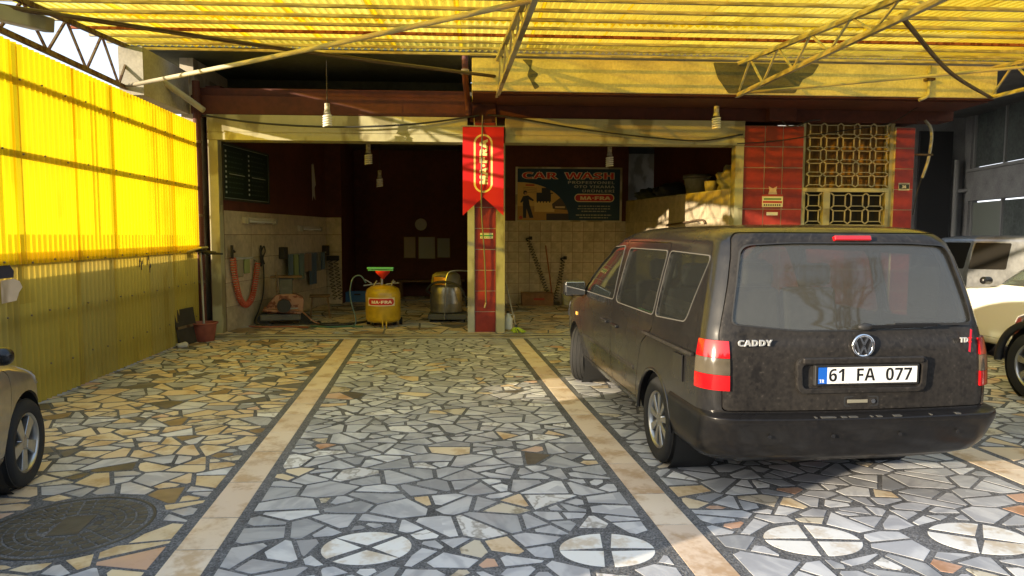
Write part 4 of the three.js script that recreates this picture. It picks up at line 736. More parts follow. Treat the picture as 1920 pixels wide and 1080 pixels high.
// ---------- things in and on the garage ----------
function canvasTex(w, h, draw) { const cv = document.createElement('canvas'); cv.width = w; cv.height = h; draw(cv.getContext('2d'), w, h); const t = new THREE.CanvasTexture(cv); t.colorSpace = THREE.SRGBColorSpace; return t; }
function pill(c, x, y, w, h, r) { c.beginPath(); c.moveTo(x + r, y); c.lineTo(x + w - r, y); c.arc(x + w - r, y + r, r, -Math.PI / 2, 0); c.lineTo(x + w, y + h - r); c.arc(x + w - r, y + h - r, r, 0, Math.PI / 2); c.lineTo(x + r, y + h); c.arc(x + r, y + h - r, r, Math.PI / 2, Math.PI); c.lineTo(x, y + r); c.arc(x + r, y + r, r, Math.PI, Math.PI * 1.5); c.closePath(); }
function logo(c, x, y, w, h, ring, field, ink) { // MA·FRA in a rounded bar
  c.fillStyle = ring; pill(c, x, y, w, h, h / 2); c.fill(); c.fillStyle = field; pill(c, x + h * 0.1, y + h * 0.1, w - h * 0.2, h * 0.8, h * 0.4); c.fill();
  c.fillStyle = ink; c.textAlign = 'left'; c.textBaseline = 'middle'; c.font = `bold ${Math.round(h * 0.56)}px sans-serif`;
  const put = (s, cx, ww) => { const m = c.measureText(s).width; c.save(); c.translate(cx - ww / 2, y + h * 0.53); c.scale(ww / m, 1); c.fillText(s, 0, 0); c.lineWidth = h * 0.035; c.strokeStyle = ink; c.strokeText(s, 0, 0); c.restore(); };
  put('MA', x + w * 0.28, w * 0.29); put('FRA', x + w * 0.70, w * 0.41); c.beginPath(); c.arc(x + w * 0.465, y + h * 0.52, h * 0.085, 0, 7); c.fill(); c.textBaseline = 'alphabetic';
}
{ // swallowtail banner
  const b = thing('banner', 'red swallowtail banner with a yellow lettered badge hung on the tiled middle pillar', 'banner', [0.125, 3.52, -11.80]);
  const t = canvasTex(512, 1120, (c, w, h) => { c.fillStyle = '#c8101a'; c.fillRect(0, 0, w, h); c.save(); c.translate(w * 0.5, h * 0.41); c.rotate(-Math.PI / 2); logo(c, -370, -118, 740, 236, '#f3d98c', '#c8101a', '#f6dc90'); c.restore(); });
  const hw = 0.345, H = 1.48, nx = 20, ny = 36, pos = [], uv = [], idx = [];
  for (let j = 0; j <= ny; j++) for (let i = 0; i <= nx; i++) { const x = -hw + 2 * hw * i / nx, bot = -H + 0.31 * (1 - Math.abs(x) / hw), y = bot * j / ny; pos.push(x, y, 0.012 * Math.sin(x * 9 + y * 1.2) * (0.3 - y / H) + 0.006 * Math.sin(y * 5 + x * 3)); uv.push((x + hw) / (2 * hw), 1 + y / H); }
  for (let j = 0; j < ny; j++) for (let i = 0; i < nx; i++) { const a = j * (nx + 1) + i, q = a + nx + 1; idx.push(a, q, a + 1, a + 1, q, q + 1); }
  const g = new THREE.BufferGeometry(); g.setAttribute('position', new THREE.Float32BufferAttribute(pos, 3)); g.setAttribute('uv', new THREE.Float32BufferAttribute(uv, 2)); g.setIndex(idx); g.computeVertexNormals();
  mesh('cloth', g, std([1, 1, 1], 0.55, { map: t, side: THREE.DoubleSide }), b);
  mesh('rod', rod(V(-0.37, 0.01, 0), V(0.37, 0.01, 0), 0.011), M.creamMetal, b);
  for (const x of [-0.15, 0.22]) mesh('hanger', rod(V(x, 0.01, 0), V(x, 0.18, -0.1), 0.006), M.creamMetal, b);
}
{ // car wash poster
  const p = thing('poster', 'framed dark blue car wash poster with red lettering on the maroon wall', 'poster', [2.26, 2.695, -16.88]);
  const t = canvasTex(1280, 645, (c, w, h) => {
    c.fillStyle = '#14384e'; c.fillRect(0, 0, w, h);
    c.fillStyle = '#d8b25c'; c.beginPath(); c.moveTo(0, 170); c.bezierCurveTo(330, 165, 640, 330, 640, 645); c.lineTo(0, 645); c.closePath(); c.fill();
    c.save(); c.clip(); c.fillStyle = '#b98f45'; c.fillRect(0, 470, 660, 180); c.fillStyle = '#e2c47a'; c.fillRect(210, 420, 250, 120);
    c.fillStyle = '#2c2a24'; c.fillRect(236, 300, 180, 110); c.fillRect(300, 240, 110, 90); c.fillRect(400, 300, 40, 14); for (let k = 0; k < 5; k++) c.fillRect(240 + k * 38, 400, 14, 26);
    c.fillStyle = '#5a4a30'; c.beginPath(); c.moveTo(430, 440); c.lineTo(560, 340); c.lineTo(660, 350); c.lineTo(660, 520); c.lineTo(440, 500); c.fill(); c.fillStyle = '#3c2f22'; c.fillRect(360, 560, 300, 90); c.fillStyle = '#d9c08a'; c.fillRect(470, 470, 120, 22);
    c.fillStyle = '#1e1c1a'; c.beginPath(); c.ellipse(95, 300, 24, 28, 0, 0, 7); c.fill(); c.fillStyle = '#b98a63'; c.beginPath(); c.ellipse(101, 312, 15, 18, 0, 0, 7); c.fill();
    c.fillStyle = '#23241f'; c.beginPath(); c.moveTo(68, 345); c.lineTo(130, 335); c.lineTo(205, 392); c.lineTo(195, 408); c.lineTo(140, 385); c.lineTo(150, 450); c.lineTo(64, 450); c.lineTo(70, 410); c.lineTo(40, 430); c.lineTo(36, 415); c.fill();
    c.beginPath(); c.moveTo(66, 448); c.lineTo(150, 448); c.lineTo(200, 615); c.lineTo(150, 618); c.lineTo(112, 500); c.lineTo(108, 618); c.lineTo(70, 618); c.fill();
    c.strokeStyle = '#7c6235'; c.lineWidth = 4; for (let k = 0; k < 4; k++) { c.beginPath(); c.moveTo(70, 235 + k * 20); c.lineTo(240, 245 + k * 20); c.stroke(); } c.fillStyle = '#c0482a'; c.fillRect(100, 196, 110, 20); c.beginPath(); c.arc(42, 612, 22, 0, 7); c.fill(); c.restore();
    const wide = (s, x0, x1, y, px, fill, st, lw = 6) => { c.font = `bold ${px}px sans-serif`; const m = c.measureText(s).width; c.save(); c.translate(x0, y); c.scale((x1 - x0) / m, 1); if (st) { c.strokeStyle = st; c.lineWidth = lw; c.strokeText(s, 0, 0); } c.fillStyle = fill; c.fillText(s, 0, 0); c.restore(); };
    wide('CAR', 50, 490, 124, 108, '#d2301c', '#e8d8b0', 10); wide('WASH', 590, 1220, 124, 108, '#d2301c', '#e8d8b0', 10);
    wide('PROFESYONEL', 620, 1215, 186, 46, '#b9b5a4'); wide('OTO YIKAMA', 700, 1215, 238, 46, '#b9b5a4'); wide('ÜRÜNLERİ', 800, 1215, 292, 46, '#b9b5a4');
    logo(c, 710, 310, 500, 104, '#f0dca4', '#c8281c', '#f0d7a0');
    c.fillStyle = '#a8a48c'; const r = rng(6); for (const [x, y, l] of [[760, 460, 400], [750, 492, 410], [800, 524, 310], [730, 572, 450], [775, 604, 360]]) for (let q = x; q < x + l;) { const ww = 14 + r() * 34; c.fillRect(q, y, Math.min(ww, x + l - q), 13); q += ww + 9; }
  });
  mesh('print', (() => { const g = new THREE.BoxGeometry(2.5, 1.24, 0.012); return g; })(), std([0.9, 0.9, 0.9], 0.45, { map: t }), p);
  for (const [x0, x1, y0, y1] of [[-1.3, 1.3, 0.622, 0.66], [-1.3, 1.3, -0.66, -0.622], [-1.3, -1.252, -0.622, 0.622], [1.252, 1.3, -0.622, 0.622]]) mesh('frame', box(x0, x1, y0, y1, -0.015, 0.02), M.whitewash, p);
}
const sticker = (t) => std([0.95, 0.95, 0.95], 0.4, { map: t });
{ // yellow foam tank
  const t = thing('foam_tank', 'yellow pressure tank with a red funnel and lettered label at the garage entrance', 'tank', [-1.71, FL, -12.85]);
  const yel = std([0.72, 0.46, 0.015], 0.32, { clearcoat: 0.5, clearcoatRoughness: 0.2, map: T.grime });
  mesh('vessel', uvm(lathe([[0.001, 0.06], [0.2, 0.065], [0.285, 0.09], [0.318, 0.14], [0.32, 0.4], [0.322, 0.405], [0.32, 0.41], [0.318, 0.60], [0.29, 0.69], [0.2, 0.745], [0.08, 0.765], [0.001, 0.77]], 40)), yel, t);
  const lt = canvasTex(640, 190, (c, w, h) => { c.fillStyle = '#e9e0c4'; c.fillRect(0, 0, w, h); logo(c, 16, 18, 608, 154, '#c62a1c', '#c62a1c', '#f3e7d0'); });
  mesh('label_plate', (() => { const g = new THREE.CylinderGeometry(0.3235, 0.3235, 0.15, 24, 1, true, -0.82, 1.64); g.translate(0, 0.47, 0); return g; })(), sticker(lt), t);
  for (const x of [-0.2, 0.2]) mesh('foot', rbox(x - 0.03, x + 0.03, 0, 0.1, -0.16, -0.08, 0.01), M.black, t);
  for (const x of [0.03, 0.1]) mesh('foot_bar', tube([V(x, 0.13, 0.30), V(x, 0.05, 0.335), V(x, 0.0, 0.335)], 0.014), yel, t);
  for (const x of [-0.3, 0.3]) { const g = new THREE.CylinderGeometry(0.07, 0.07, 0.05, 20); g.rotateZ(Math.PI / 2); g.translate(x, 0.07, -0.2); mesh('wheel', g, M.rubber, t); }
  mesh('neck', cyl(0.03, 0.025, 0.12, -0.02, 0.76, 0), M.steel, t);
  mesh('funnel', uvm(lathe([[0.03, 0.87], [0.045, 0.9], [0.13, 0.985], [0.135, 1.02], [0.128, 1.02]], 28)), std([0.62, 0.03, 0.025], 0.4, { side: THREE.DoubleSide }), t);
  mesh('valve', merge(rod(V(-0.04, 0.79, 0.02), V(-0.34, 0.75, 0.08), 0.014), rod(V(-0.2, 0.79, 0.05), V(-0.32, 0.86, 0.06), 0.012), rod(V(-0.16, 0.74, 0.06), V(-0.1, 0.84, 0.06), 0.014)), M.steel, t);
  mesh('valve', merge(rod(V(0.06, 0.77, 0.03), V(0.3, 0.80, 0.06), 0.013), cyl(0.04, 0.04, 0.035, 0.2, 0.8, 0.06), rod(V(0.16, 0.74, 0.05), V(0.2, 0.86, 0.05), 0.012)), M.steel, t);
  mesh('hose', tube([V(-0.3, 0.80, 0.05), V(-0.40, 0.93, 0.05), V(-0.52, 0.90, 0.04), V(-0.59, 0.7, 0.03), V(-0.58, 0.45, 0.02), V(-0.5, 0.12, 0.02), V(-0.52, 0.02, 0.05), V(-0.8, 0.013, 0.2)], 0.013, 60), std([0.10, 0.16, 0.17], 0.5), t);
  tag(mesh('squeegee', merge(rbox(-0.26, 0.22, 0, 0.035, -0.05, 0.05, 0.008), box(-0.25, 0.21, -0.03, 0, -0.012, 0.012)), std([0.10, 0.42, 0.28], 0.5)), 'green brush bar lying across the red funnel of the tank', 'brush').position.set(-1.73, FL + 1.05, -12.85);
}
{ // wet vacuum
  const t = thing('wet_vacuum', 'steel drum wet vacuum with an orange head and bent wand', 'vacuum', [-0.58, FL, -13.6]);
  const st = std([0.42, 0.40, 0.34], 0.35, { metal: 0.8, map: T.grime });
  mesh('drum', uvm(lathe([[0.001, 0.16], [0.29, 0.16], [0.31, 0.2], [0.315, 0.35], [0.322, 0.36], [0.315, 0.37], [0.31, 0.52], [0.30, 0.66], [0.27, 0.7]], 32)), st, t);
  mesh('head', uvm(lathe([[0.28, 0.7], [0.29, 0.73], [0.27, 0.9], [0.2, 0.95], [0.001, 0.97]], 28)), std([0.10, 0.09, 0.06], 0.5), t);
  mesh('head_panel', (() => { const g = new THREE.CylinderGeometry(0.287, 0.292, 0.15, 20, 1, true, -0.95, 0.95); g.translate(0, 0.8, 0); return g; })(), std([0.75, 0.32, 0.02], 0.4), t);
  mesh('trolley', rbox(-0.34, 0.4, 0.05, 0.16, -0.3, 0.3, 0.02), std([0.08, 0.08, 0.07], 0.6), t);
  for (const [x, z] of [[-0.3, 0.22], [0.36, 0.22], [-0.3, -0.22], [0.36, -0.22]]) { const g = new THREE.CylinderGeometry(0.05, 0.05, 0.03, 16); g.rotateZ(Math.PI / 2); g.translate(x, 0.05, z); mesh('castor', g, M.rubber, t); }
  mesh('hose', tube([V(-0.3, 0.55, 0.15), V(-0.36, 0.62, 0.24), V(-0.22, 0.76, 0.33), V(0.05, 0.78, 0.36), V(0.28, 0.68, 0.33), V(0.38, 0.45, 0.25), V(0.4, 0.3, 0.1)], 0.024, 50), M.rubber, t);
  mesh('wand', tube([V(-0.02, 0.06, 0.345), V(0, 0.5, 0.35), V(0.02, 0.85, 0.36), V(0.07, 0.97, 0.36), V(0.18, 1.0, 0.36), V(0.5, 0.99, 0.3)], 0.014, 50), M.steel, t);
}
{ // high-pressure washer trolley
  const t = thing('pressure_washer', 'old pressure washer trolley with a flat steel deck and upright motor box', 'washer', [-3.62, FL, -13.25], 0.25);
  const pk = std([0.38, 0.20, 0.12], 0.6, { map: T.rust });
  mesh('base', rbox(-0.42, 0.3, 0.08, 0.2, -0.28, 0.28, 0.03), M.darkConcrete, t); mesh('deck', (() => { const g = rbox(-0.4, 0.28, 0.22, 0.27, -0.27, 0.29, 0.015); g.rotateZ(-0.1); return g; })(), pk, t);
  mesh('cowl', (() => { const g = prism([[-0.32, 0.2], [0.34, 0.2], [0.36, 0.48], [0.2, 0.56], [-0.12, 0.56], [-0.3, 0.36]], 0.4, 0.05, 0.01); g.translate(0, 0, -0.26); return uvm(g); })(), pk, t);
  mesh('motor', (() => { const g = cyl(0.12, 0.12, 0.3, 0, 0, 0, 20); g.rotateX(Math.PI / 2); g.translate(0.0, 0.36, 0.1); return g; })(), M.black, t);
  mesh('column', rbox(-0.08, 0.16, 0.5, 0.86, -0.12, 0.06, 0.02), std([0.13, 0.13, 0.10], 0.6, { map: T.grime }), t); mesh('tray', rbox(-0.24, 0.34, 0.86, 0.9, -0.16, 0.1, 0.01), M.woodBrown, t);
  mesh('handle', rod(V(-0.12, 0.5, 0.1), V(-0.12, 0.98, 0.1), 0.02), M.brownIron, t); mesh('lever', rod(V(-0.05, 0.3, 0.3), V(0.25, 0.31, 0.28), 0.012), M.steel, t);
  for (const x of [-0.36, 0.36]) { const g = new THREE.CylinderGeometry(0.11, 0.11, 0.06, 22); g.rotateX(Math.PI / 2); g.translate(x, 0.11, 0.22); mesh('wheel', g, M.rubber, t); }
  mesh('hose', tube([V(0.1, 0.28, 0.3), V(0.3, 0.26, 0.34), V(0.5, 0.08, 0.38), V(0.62, 0.02, 0.42)], 0.012, 30), pk, t);
}
{ const s = thing('stool', 'low wooden stool behind the pressure washer', 'stool', [-3.15, FL, -14.15], 0.2); mesh('seat', rbox(-0.2, 0.2, 0.42, 0.46, -0.16, 0.16, 0.01), M.woodBrown, s); for (const x of [-1, 1]) for (const z of [-1, 1]) mesh('leg', bar(V(x * 0.15, 0.42, z * 0.11), V(x * 0.19, 0, z * 0.14), 0.035), M.woodBrown, s); }
// things on the left inside wall
const LW = (s, h, o = 0.02) => FLW(s, h, o), LWq = Math.atan2(FLW(1, 0).x - FLW(0, 0).x, FLW(1, 0).z - FLW(0, 0).z) - Math.PI / 2;
function onWall(name, label, cat, s, h, o = 0.013, grp) { const p = LW(s, h, o); return thing(name, label, cat, [p.x, p.y, p.z], LWq, grp); }
for (const [s, h, L, lb] of [[1.28, 1.96, 1.25, 'strip lamp above the red coiled hose on the side wall'], [3.78, 1.84, 1.2, 'strip lamp above the drying cloths on the side wall']]) {
  const t = onWall('strip_lamp', 'unlit fluorescent ' + lb, 'lamp', s, h, 0.012, 'fluorescent strip lamps on the inner wall');
  mesh('housing', rbox(-L / 2, L / 2, -0.06, 0.06, 0, 0.07, 0.01), M.whitewash, t); const g = new THREE.CylinderGeometry(0.02, 0.02, L - 0.12, 12); g.rotateZ(Math.PI / 2); g.translate(0, -0.02, 0.085); mesh('tube', g, std([0.7, 0.7, 0.68], 0.3), t); for (const x of [-1, 1]) mesh('end_cap', rbox(x * (L / 2 - 0.06), x * L / 2, -0.065, 0.04, 0.06, 0.115, 0.008), M.concrete, t);
}
{ const t = onWall('price_board', 'dark green price board with white rows of lettering, high on the maroon side wall', 'board', 0.88, 2.78, 0.004);
  const tx = canvasTex(768, 400, (c, w, h) => { c.fillStyle = '#0d2218'; c.fillRect(0, 0, w, h); c.strokeStyle = '#b9c2b4'; c.lineWidth = 3; c.strokeRect(6, 6, w - 12, h - 12); const r = rng(3); c.fillStyle = '#c9cfc4'; for (const x0 of [30, 400]) { for (let k = 0; k < 9; k++) { if (k === 4) { c.fillRect(x0 + 60, 210, 250, 5); } c.fillRect(x0, 40 + k * 38, 22, 16); c.globalAlpha = 0.25; for (let q = x0 + 50; q < x0 + 270;) { const ww = 12 + r() * 40; c.fillRect(q, 42 + k * 38, ww, 10); q += ww + 9; } c.globalAlpha = 1; } } });
  mesh('panel', new THREE.BoxGeometry(1.76, 0.92, 0.02).translate(0, 0, 0.012), std([0.85, 0.85, 0.85], 0.6, { map: tx }), t); mesh('frame', merge(box(-0.9, 0.9, 0.46, 0.49, 0, 0.035), box(-0.9, 0.9, -0.49, -0.46, 0, 0.035), box(-0.9, -0.88, -0.46, 0.46, 0, 0.035), box(0.88, 0.9, -0.46, 0.46, 0, 0.035)), M.dark, t); }
function coil(path, turns, R, r, mat, name, parent) { const c = new THREE.CatmullRomCurve3(path), n = turns * 10, pts = [], fr = c.computeFrenetFrames(200); for (let i = 0; i <= n; i++) { const t = i / n, k = Math.min(200, Math.round(t * 200)), a = i / 10 * 2 * Math.PI, p = c.getPointAt(t).addScaledVector(fr.normals[k], Math.cos(a) * R).addScaledVector(fr.binormals[k], Math.sin(a) * R); pts.push(p); } return mesh(name, new THREE.TubeGeometry(new THREE.CatmullRomCurve3(pts), n * 2, r, 5), mat, parent); }
{ const t = thing('air_hose', 'red coiled air hose hanging in a loop on the tiled side wall', 'hose'), rd = std([0.55, 0.10, 0.05], 0.45), P = (s, h) => LW(s, h, 0.09);
  coil([P(0.12, 1.3), P(0.2, 0.9), P(0.36, 0.55), P(0.58, 0.44), P(0.8, 0.55), P(0.98, 0.9), P(1.07, 1.18)], 46, 0.045, 0.011, rd, 'coil', t); mesh('gun', merge(bar(P(0.1, 1.3), P(0.1, 1.52), 0.05, 0.035), bar(P(0.1, 1.44), P(0.2, 1.4), 0.03, 0.03)), M.black, t); mesh('hook', rod(P(1.07, 1.2), LW(1.07, 1.24, 0), 0.012), M.steel, t); }
{ const t = onWall('wall_caddy', 'small wire caddy of cloths within the loop of the red hose', 'caddy', 0.62, 1.2); mesh('rail', rbox(-0.32, 0.32, 0.06, 0.1, 0.0, 0.06, 0.008), M.greyMetal, t); mesh('cloth', rbox(-0.28, -0.06, -0.25, 0.08, 0.02, 0.05, 0.012), std([0.30, 0.26, 0.17], 0.9), t); mesh('cloth', rbox(0.0, 0.2, -0.2, 0.08, 0.02, 0.05, 0.012), std([0.30, 0.33, 0.12], 0.9), t); }
{ const P = (s, h) => LW(s, h, 0.06), t = thing('water_hose', 'black hose looped on a wall hook beside the red coil', 'hose'); mesh('line', tube([P(1.32, 1.32), P(1.38, 1.0), P(1.34, 0.6), P(1.15, 0.3), P(0.95, 0.1), P(0.7, 0.06).addScaledVector(V(1, 0, 0), 0.2), V(-3.2, 0.045, -13.0), V(-2.6, 0.045, -13.2)], 0.013, 80), M.cable, t); mesh('loop', tube([P(1.3, 1.4), P(1.42, 1.48), P(1.46, 1.38), P(1.36, 1.26), P(1.42, 1.14)], 0.013, 40), M.cable, t); mesh('bracket', bar(P(1.28, 1.1), P(1.28, 1.5), 0.03), M.black, t); }
{ const t = onWall('cloth_rail', 'rail of drying cloths between two dark brackets on the side wall', 'rail', 3.5, 1.27); mesh('rail', rod(V(-1.2, 0.02, 0.1), V(1.2, 0.02, 0.1), 0.012), M.steel, t); for (const x of [-1.22, 1.22]) mesh('bracket', rbox(x - 0.1, x + 0.1, -0.06, 0.18, 0, 0.12, 0.015), M.dark, t);
  const cs = [[0.10, 0.14, 0.17], [0.22, 0.26, 0.10], [0.12, 0.16, 0.13], [0.20, 0.13, 0.08], [0.07, 0.10, 0.13], [0.16, 0.15, 0.12]], r = rng(14); for (let k = 0; k < 7; k++) { const x = -1.0 + k * 0.31, w = 0.24 + 0.08 * r(), h = 0.4 + 0.35 * r(), g = new THREE.BoxGeometry(w, h, 0.02, 6, 6, 1), p = g.attributes.position; for (let i = 0; i < p.count; i++) p.setZ(i, p.getZ(i) + 0.025 * Math.sin(p.getX(i) * 30 + k)); g.translate(x, 0.03 - h / 2, 0.115); g.computeVertexNormals(); mesh('cloth', g, std(cs[k % 6], 0.95), t); } }
{ const t = onWall('pennant', 'pale pointed pennant hanging high at the rear of the side wall', 'flag', 4.15, 3.3); const g = prism([[-0.09, 0], [0.03, 0], [0.14, -0.45], [0.06, -0.52], [0.1, -0.8], [0, -0.7], [-0.08, -0.82]], 0.006); mesh('cloth', g, std([0.45, 0.42, 0.36], 0.9), t); mesh('pin', cyl(0.01, 0.01, 0.03, -0.03, -0.01, 0.01), M.steel, t); }
{ const t = thing('spring_hose', 'dark spring hose pair hanging on the rear corner of the side wall', 'hose'); for (const dx of [0, 0.13]) coil([V(-3.5 + dx, 1.1, -16.9), V(-3.46 + dx * 1.1, 0.6, -16.88), V(-3.38 + dx, 0.15, -16.86)], 11, 0.05, 0.009, M.cable, 'coil', t); mesh('bracket', rbox(-3.58, -3.3, 1.08, 1.2, -16.985, -16.86, 0.01), M.dark, t); }
// back of the left bay
{ const c = thing('wall_clock', 'round pale wall clock on the dark back wall', 'clock', [-1.5, 1.99, -19.18]); const f = cyl(0.15, 0.15, 0.03, 0, 0, 0, 32); f.rotateX(Math.PI / 2); mesh('face', f, std([0.4, 0.39, 0.36], 0.5), c); mesh('rim', new THREE.TorusGeometry(0.15, 0.014, 8, 36).translate(0, 0, 0.015), M.greyMetal, c); mesh('hand', bar(V(0, 0, 0.019), V(0.06, 0.05, 0.019), 0.01, 0.004), M.black, c); mesh('hand', bar(V(0, 0, 0.022), V(-0.02, 0.11, 0.022), 0.008, 0.004), M.black, c); }
[[-1.81, 1.36, 0.3, 0.56, 'narrow framed certificate with a warm tint, beside the large one'], [-1.345, 1.35, 0.44, 0.58, 'widest framed certificate under the wall clock'], [-0.885, 1.35, 0.33, 0.52, 'bluish framed certificate nearest the middle pillar']].forEach(([x, y, w, h, lb], i) => { const c = thing('certificate', lb, 'certificate', [x, y, -19.19], 0, 'framed certificates on the back wall'); mesh('frame', rbox(-w / 2 - 0.02, w / 2 + 0.02, -h / 2 - 0.02, h / 2 + 0.02, 0, 0.02, 0.005), M.woodBrown, c); mesh('sheet', box(-w / 2, w / 2, -h / 2, h / 2, 0.02, 0.024), std([[0.34, 0.27, 0.19], [0.34, 0.34, 0.32], [0.25, 0.26, 0.28]][i], 0.5), c); });
{ const b = thing('bench', 'dark wooden bench against the back wall under the certificates', 'bench', [-1.2, FL, -18.7]); mesh('seat', rbox(-0.9, 0.9, 0.42, 0.47, -0.2, 0.2, 0.01), M.woodBrown, b); for (const x of [-0.8, 0.8]) for (const z of [-0.14, 0.14]) mesh('leg', box(x - 0.03, x + 0.03, 0, 0.42, z - 0.03, z + 0.03), M.woodBrown, b); }
// right bay
{ const b = thing('cardboard_box', 'long brown cardboard box on the floor under the poster', 'box', [1.48, FL, -16.62]); mesh('carton', rbox(-0.38, 0.38, 0, 0.3, -0.18, 0.18, 0.008), std([0.30, 0.16, 0.08], 0.85, { map: T.grime }), b); mesh('flap', box(-0.38, 0.38, 0.30, 0.306, -0.18, -0.002), std([0.34, 0.19, 0.1], 0.85), b); mesh('print_mark', box(-0.1, 0.16, 0.13, 0.18, 0.18, 0.183), std([0.3, 0.04, 0.03], 0.8), b); }
{ const b = thing('bucket', 'off-white plastic bucket beside the cardboard box', 'bucket', [2.2, FL, -16.6]); mesh('pail', uvm(lathe([[0.001, 0.005], [0.10, 0.005], [0.13, 0.28], [0.138, 0.285], [0.13, 0.29], [0.1, 0.02], [0.001, 0.02]], 28)), std([0.55, 0.55, 0.42], 0.5), b); mesh('handle', tube([V(-0.135, 0.28, 0), V(-0.1, 0.16, 0.09), V(0, 0.1, 0.13), V(0.1, 0.16, 0.09), V(0.135, 0.28, 0)], 0.005), M.steel, b); }
for (const [x0, y0, x1, y1, lb] of [[1.27, 1.56, 1.80, 0.12, 'long black spring hose hanging beside the broom stick'], [2.12, 1.08, 1.92, 0.14, 'short black spring hose hanging right beside the bucket']]) { const t = thing('spring_hose', lb, 'hose', [0, 0, 0], 0, 'spring hoses under the poster'); coil([V(x0, y0, -16.8), V((x0 + x1) / 2 + 0.02, (y0 + y1) / 2, -16.78), V(x1, y1, -16.62)], Math.round(15 * (y0 - y1)), 0.05, 0.009, M.cable, 'coil', t); mesh('nozzle', tube([V(x0, y0, -16.8), V(x0 - 0.05, y0 + 0.06, -16.8), V(x0 + 0.08, y0 + 0.08, -16.84)], 0.02, 14), M.black, t); mesh('bracket', rbox(x0 + 0.02, x0 + 0.1, y0 + 0.04, y0 + 0.12, -16.89, -16.82, 0.008), M.dark, t); }
{ const t = thing('broom', 'broom with a reddish stick leaning on the tiled back wall', 'broom'); mesh('stick', rod(V(1.70, 1.46, -16.86), V(1.86, 0.1, -16.55), 0.016), std([0.28, 0.09, 0.05], 0.7), t); mesh('head', rbox(1.7, 2.02, FL, 0.12, -16.58, -16.5, 0.015), M.dark, t); }
{ const t = thing('mop', 'mop with yellow-green fringe leaning on the middle pillar', 'mop'); mesh('stick', rod(V(0.53, 0.86, -12.12), V(0.70, 0.1, -11.95), 0.012), std([0.25, 0.22, 0.16], 0.6), t); const r = rng(8), gs = []; for (let k = 0; k < 40; k++) { const a = r() * 6.28, q = 0.06 + 0.1 * r(); gs.push(tube([V(0.70, 0.12, -11.95), V(0.70 + Math.cos(a) * q * 0.5, 0.09, -11.95 + Math.sin(a) * q * 0.5), V(0.72 + Math.cos(a) * q, 0.04, -11.93 + Math.sin(a) * q)], 0.008, 6, 5)); } mesh('fringe', merge(gs), std([0.42, 0.55, 0.06], 0.9), t).userData.kind = 'stuff'; mesh('clamp', cyl(0.03, 0.02, 0.06, 0.7, 0.1, -11.95, 14), M.black, t); }
{ const t = thing('jug', 'white plastic jug with a dark cap on the floor by the mop', 'jug', [0.57, FL, -12.2]); mesh('bottle', uvm(lathe([[0.001, 0], [0.075, 0.005], [0.08, 0.03], [0.08, 0.2], [0.05, 0.26], [0.025, 0.28], [0.025, 0.31]], 24)), std([0.7, 0.7, 0.64], 0.4), t); mesh('cap', cyl(0.03, 0.028, 0.035, 0, 0.305, 0, 16), M.dark, t); mesh('handle', tube([V(0.07, 0.2, 0), V(0.11, 0.22, 0), V(0.1, 0.27, 0), V(0.03, 0.28, 0)], 0.01), std([0.7, 0.7, 0.64], 0.4), t); }
// stored things on top of the low partition
const PT = (s, o = -0.3) => FRT(s, 2.551, o);
{ const pr = (s, o) => { const p = PT(s, o); return [p.x, p.y, p.z]; };
  const dull = (c) => std(c, 0.7, { map: T.grime });
  let t = thing('storage_tub', 'large dull white tub standing on the partition wall', 'tub', pr(2.9, -0.36)); mesh('tub', uvm(lathe([[0.001, 0.0], [0.2, 0.0], [0.25, 0.30], [0.27, 0.31], [0.25, 0.32], [0.001, 0.31]], 28)), dull([0.36, 0.34, 0.28]), t); mesh('lid', uvm(lathe([[0.001, 0.42], [0.27, 0.40], [0.28, 0.32], [0.001, 0.32]], 28)), dull([0.28, 0.27, 0.22]), t);
  t = thing('pail', 'small cream pail on the partition wall next to the plastic sacks', 'bucket', pr(3.75, -0.22)); mesh('pail', uvm(lathe([[0.001, 0], [0.10, 0], [0.13, 0.2], [0.14, 0.205], [0.13, 0.21], [0.1, 0.02], [0.001, 0.02]], 24)), dull([0.6, 0.55, 0.36]), t); mesh('handle', tube([V(-0.135, 0.2, 0), V(0, 0.3, 0.04), V(0.135, 0.2, 0)], 0.006), M.steel, t);
  const sack = (lb, s, o, w, h, c, seed) => { const q = thing('sack', lb, 'sack', pr(s, o), 0.3, 'sacks stored on the partition'); const g = new THREE.SphereGeometry(1, 24, 16), p = g.attributes.position, r = seed; for (let i = 0; i < p.count; i++) { const x = p.getX(i), y = p.getY(i), z = p.getZ(i), k = 1 + 0.16 * Math.sin(x * 7 + r) * Math.cos(z * 6 + y * 5 + r) + 0.08 * Math.sin(y * 13 + r * 2); p.setXYZ(i, x * k * w, Math.max(0, (y * k + 0.55) * h), z * k * 0.28); } g.computeVertexNormals(); mesh('bag', g, dull(c), q); mesh('knot', new THREE.ConeGeometry(0.06, 0.14, 8).translate(0.02, h * 1.5, 0), dull(c), q); };
  sack('dark sack slumped at the rear end of the partition top', 0.5, -0.35, 0.3, 0.17, [0.13, 0.14, 0.10], 1); sack('black bundle on the partition top before the white tub', 1.9, -0.36, 0.5, 0.19, [0.05, 0.05, 0.05], 4); sack('pale plastic sack beside the cream pail', 4.2, -0.42, 0.3, 0.3, [0.30, 0.29, 0.22], 7);
}
{ const P = (s, h) => FRT(s, h, 0.05), t = thing('wall_pipe', 'thin bent pipe along the tiled partition wall', 'pipe'); mesh('run', tube([P(2.4, 1.93), P(3.3, 1.98), P(4.0, 2.0), P(4.06, 1.94)], 0.02, 40), M.brownIron, t); for (const s of [2.6, 3.8]) mesh('clip', bar(FRT(s, 1.96, 0), FRT(s, 1.96, 0.06), 0.03), M.steel, t); }
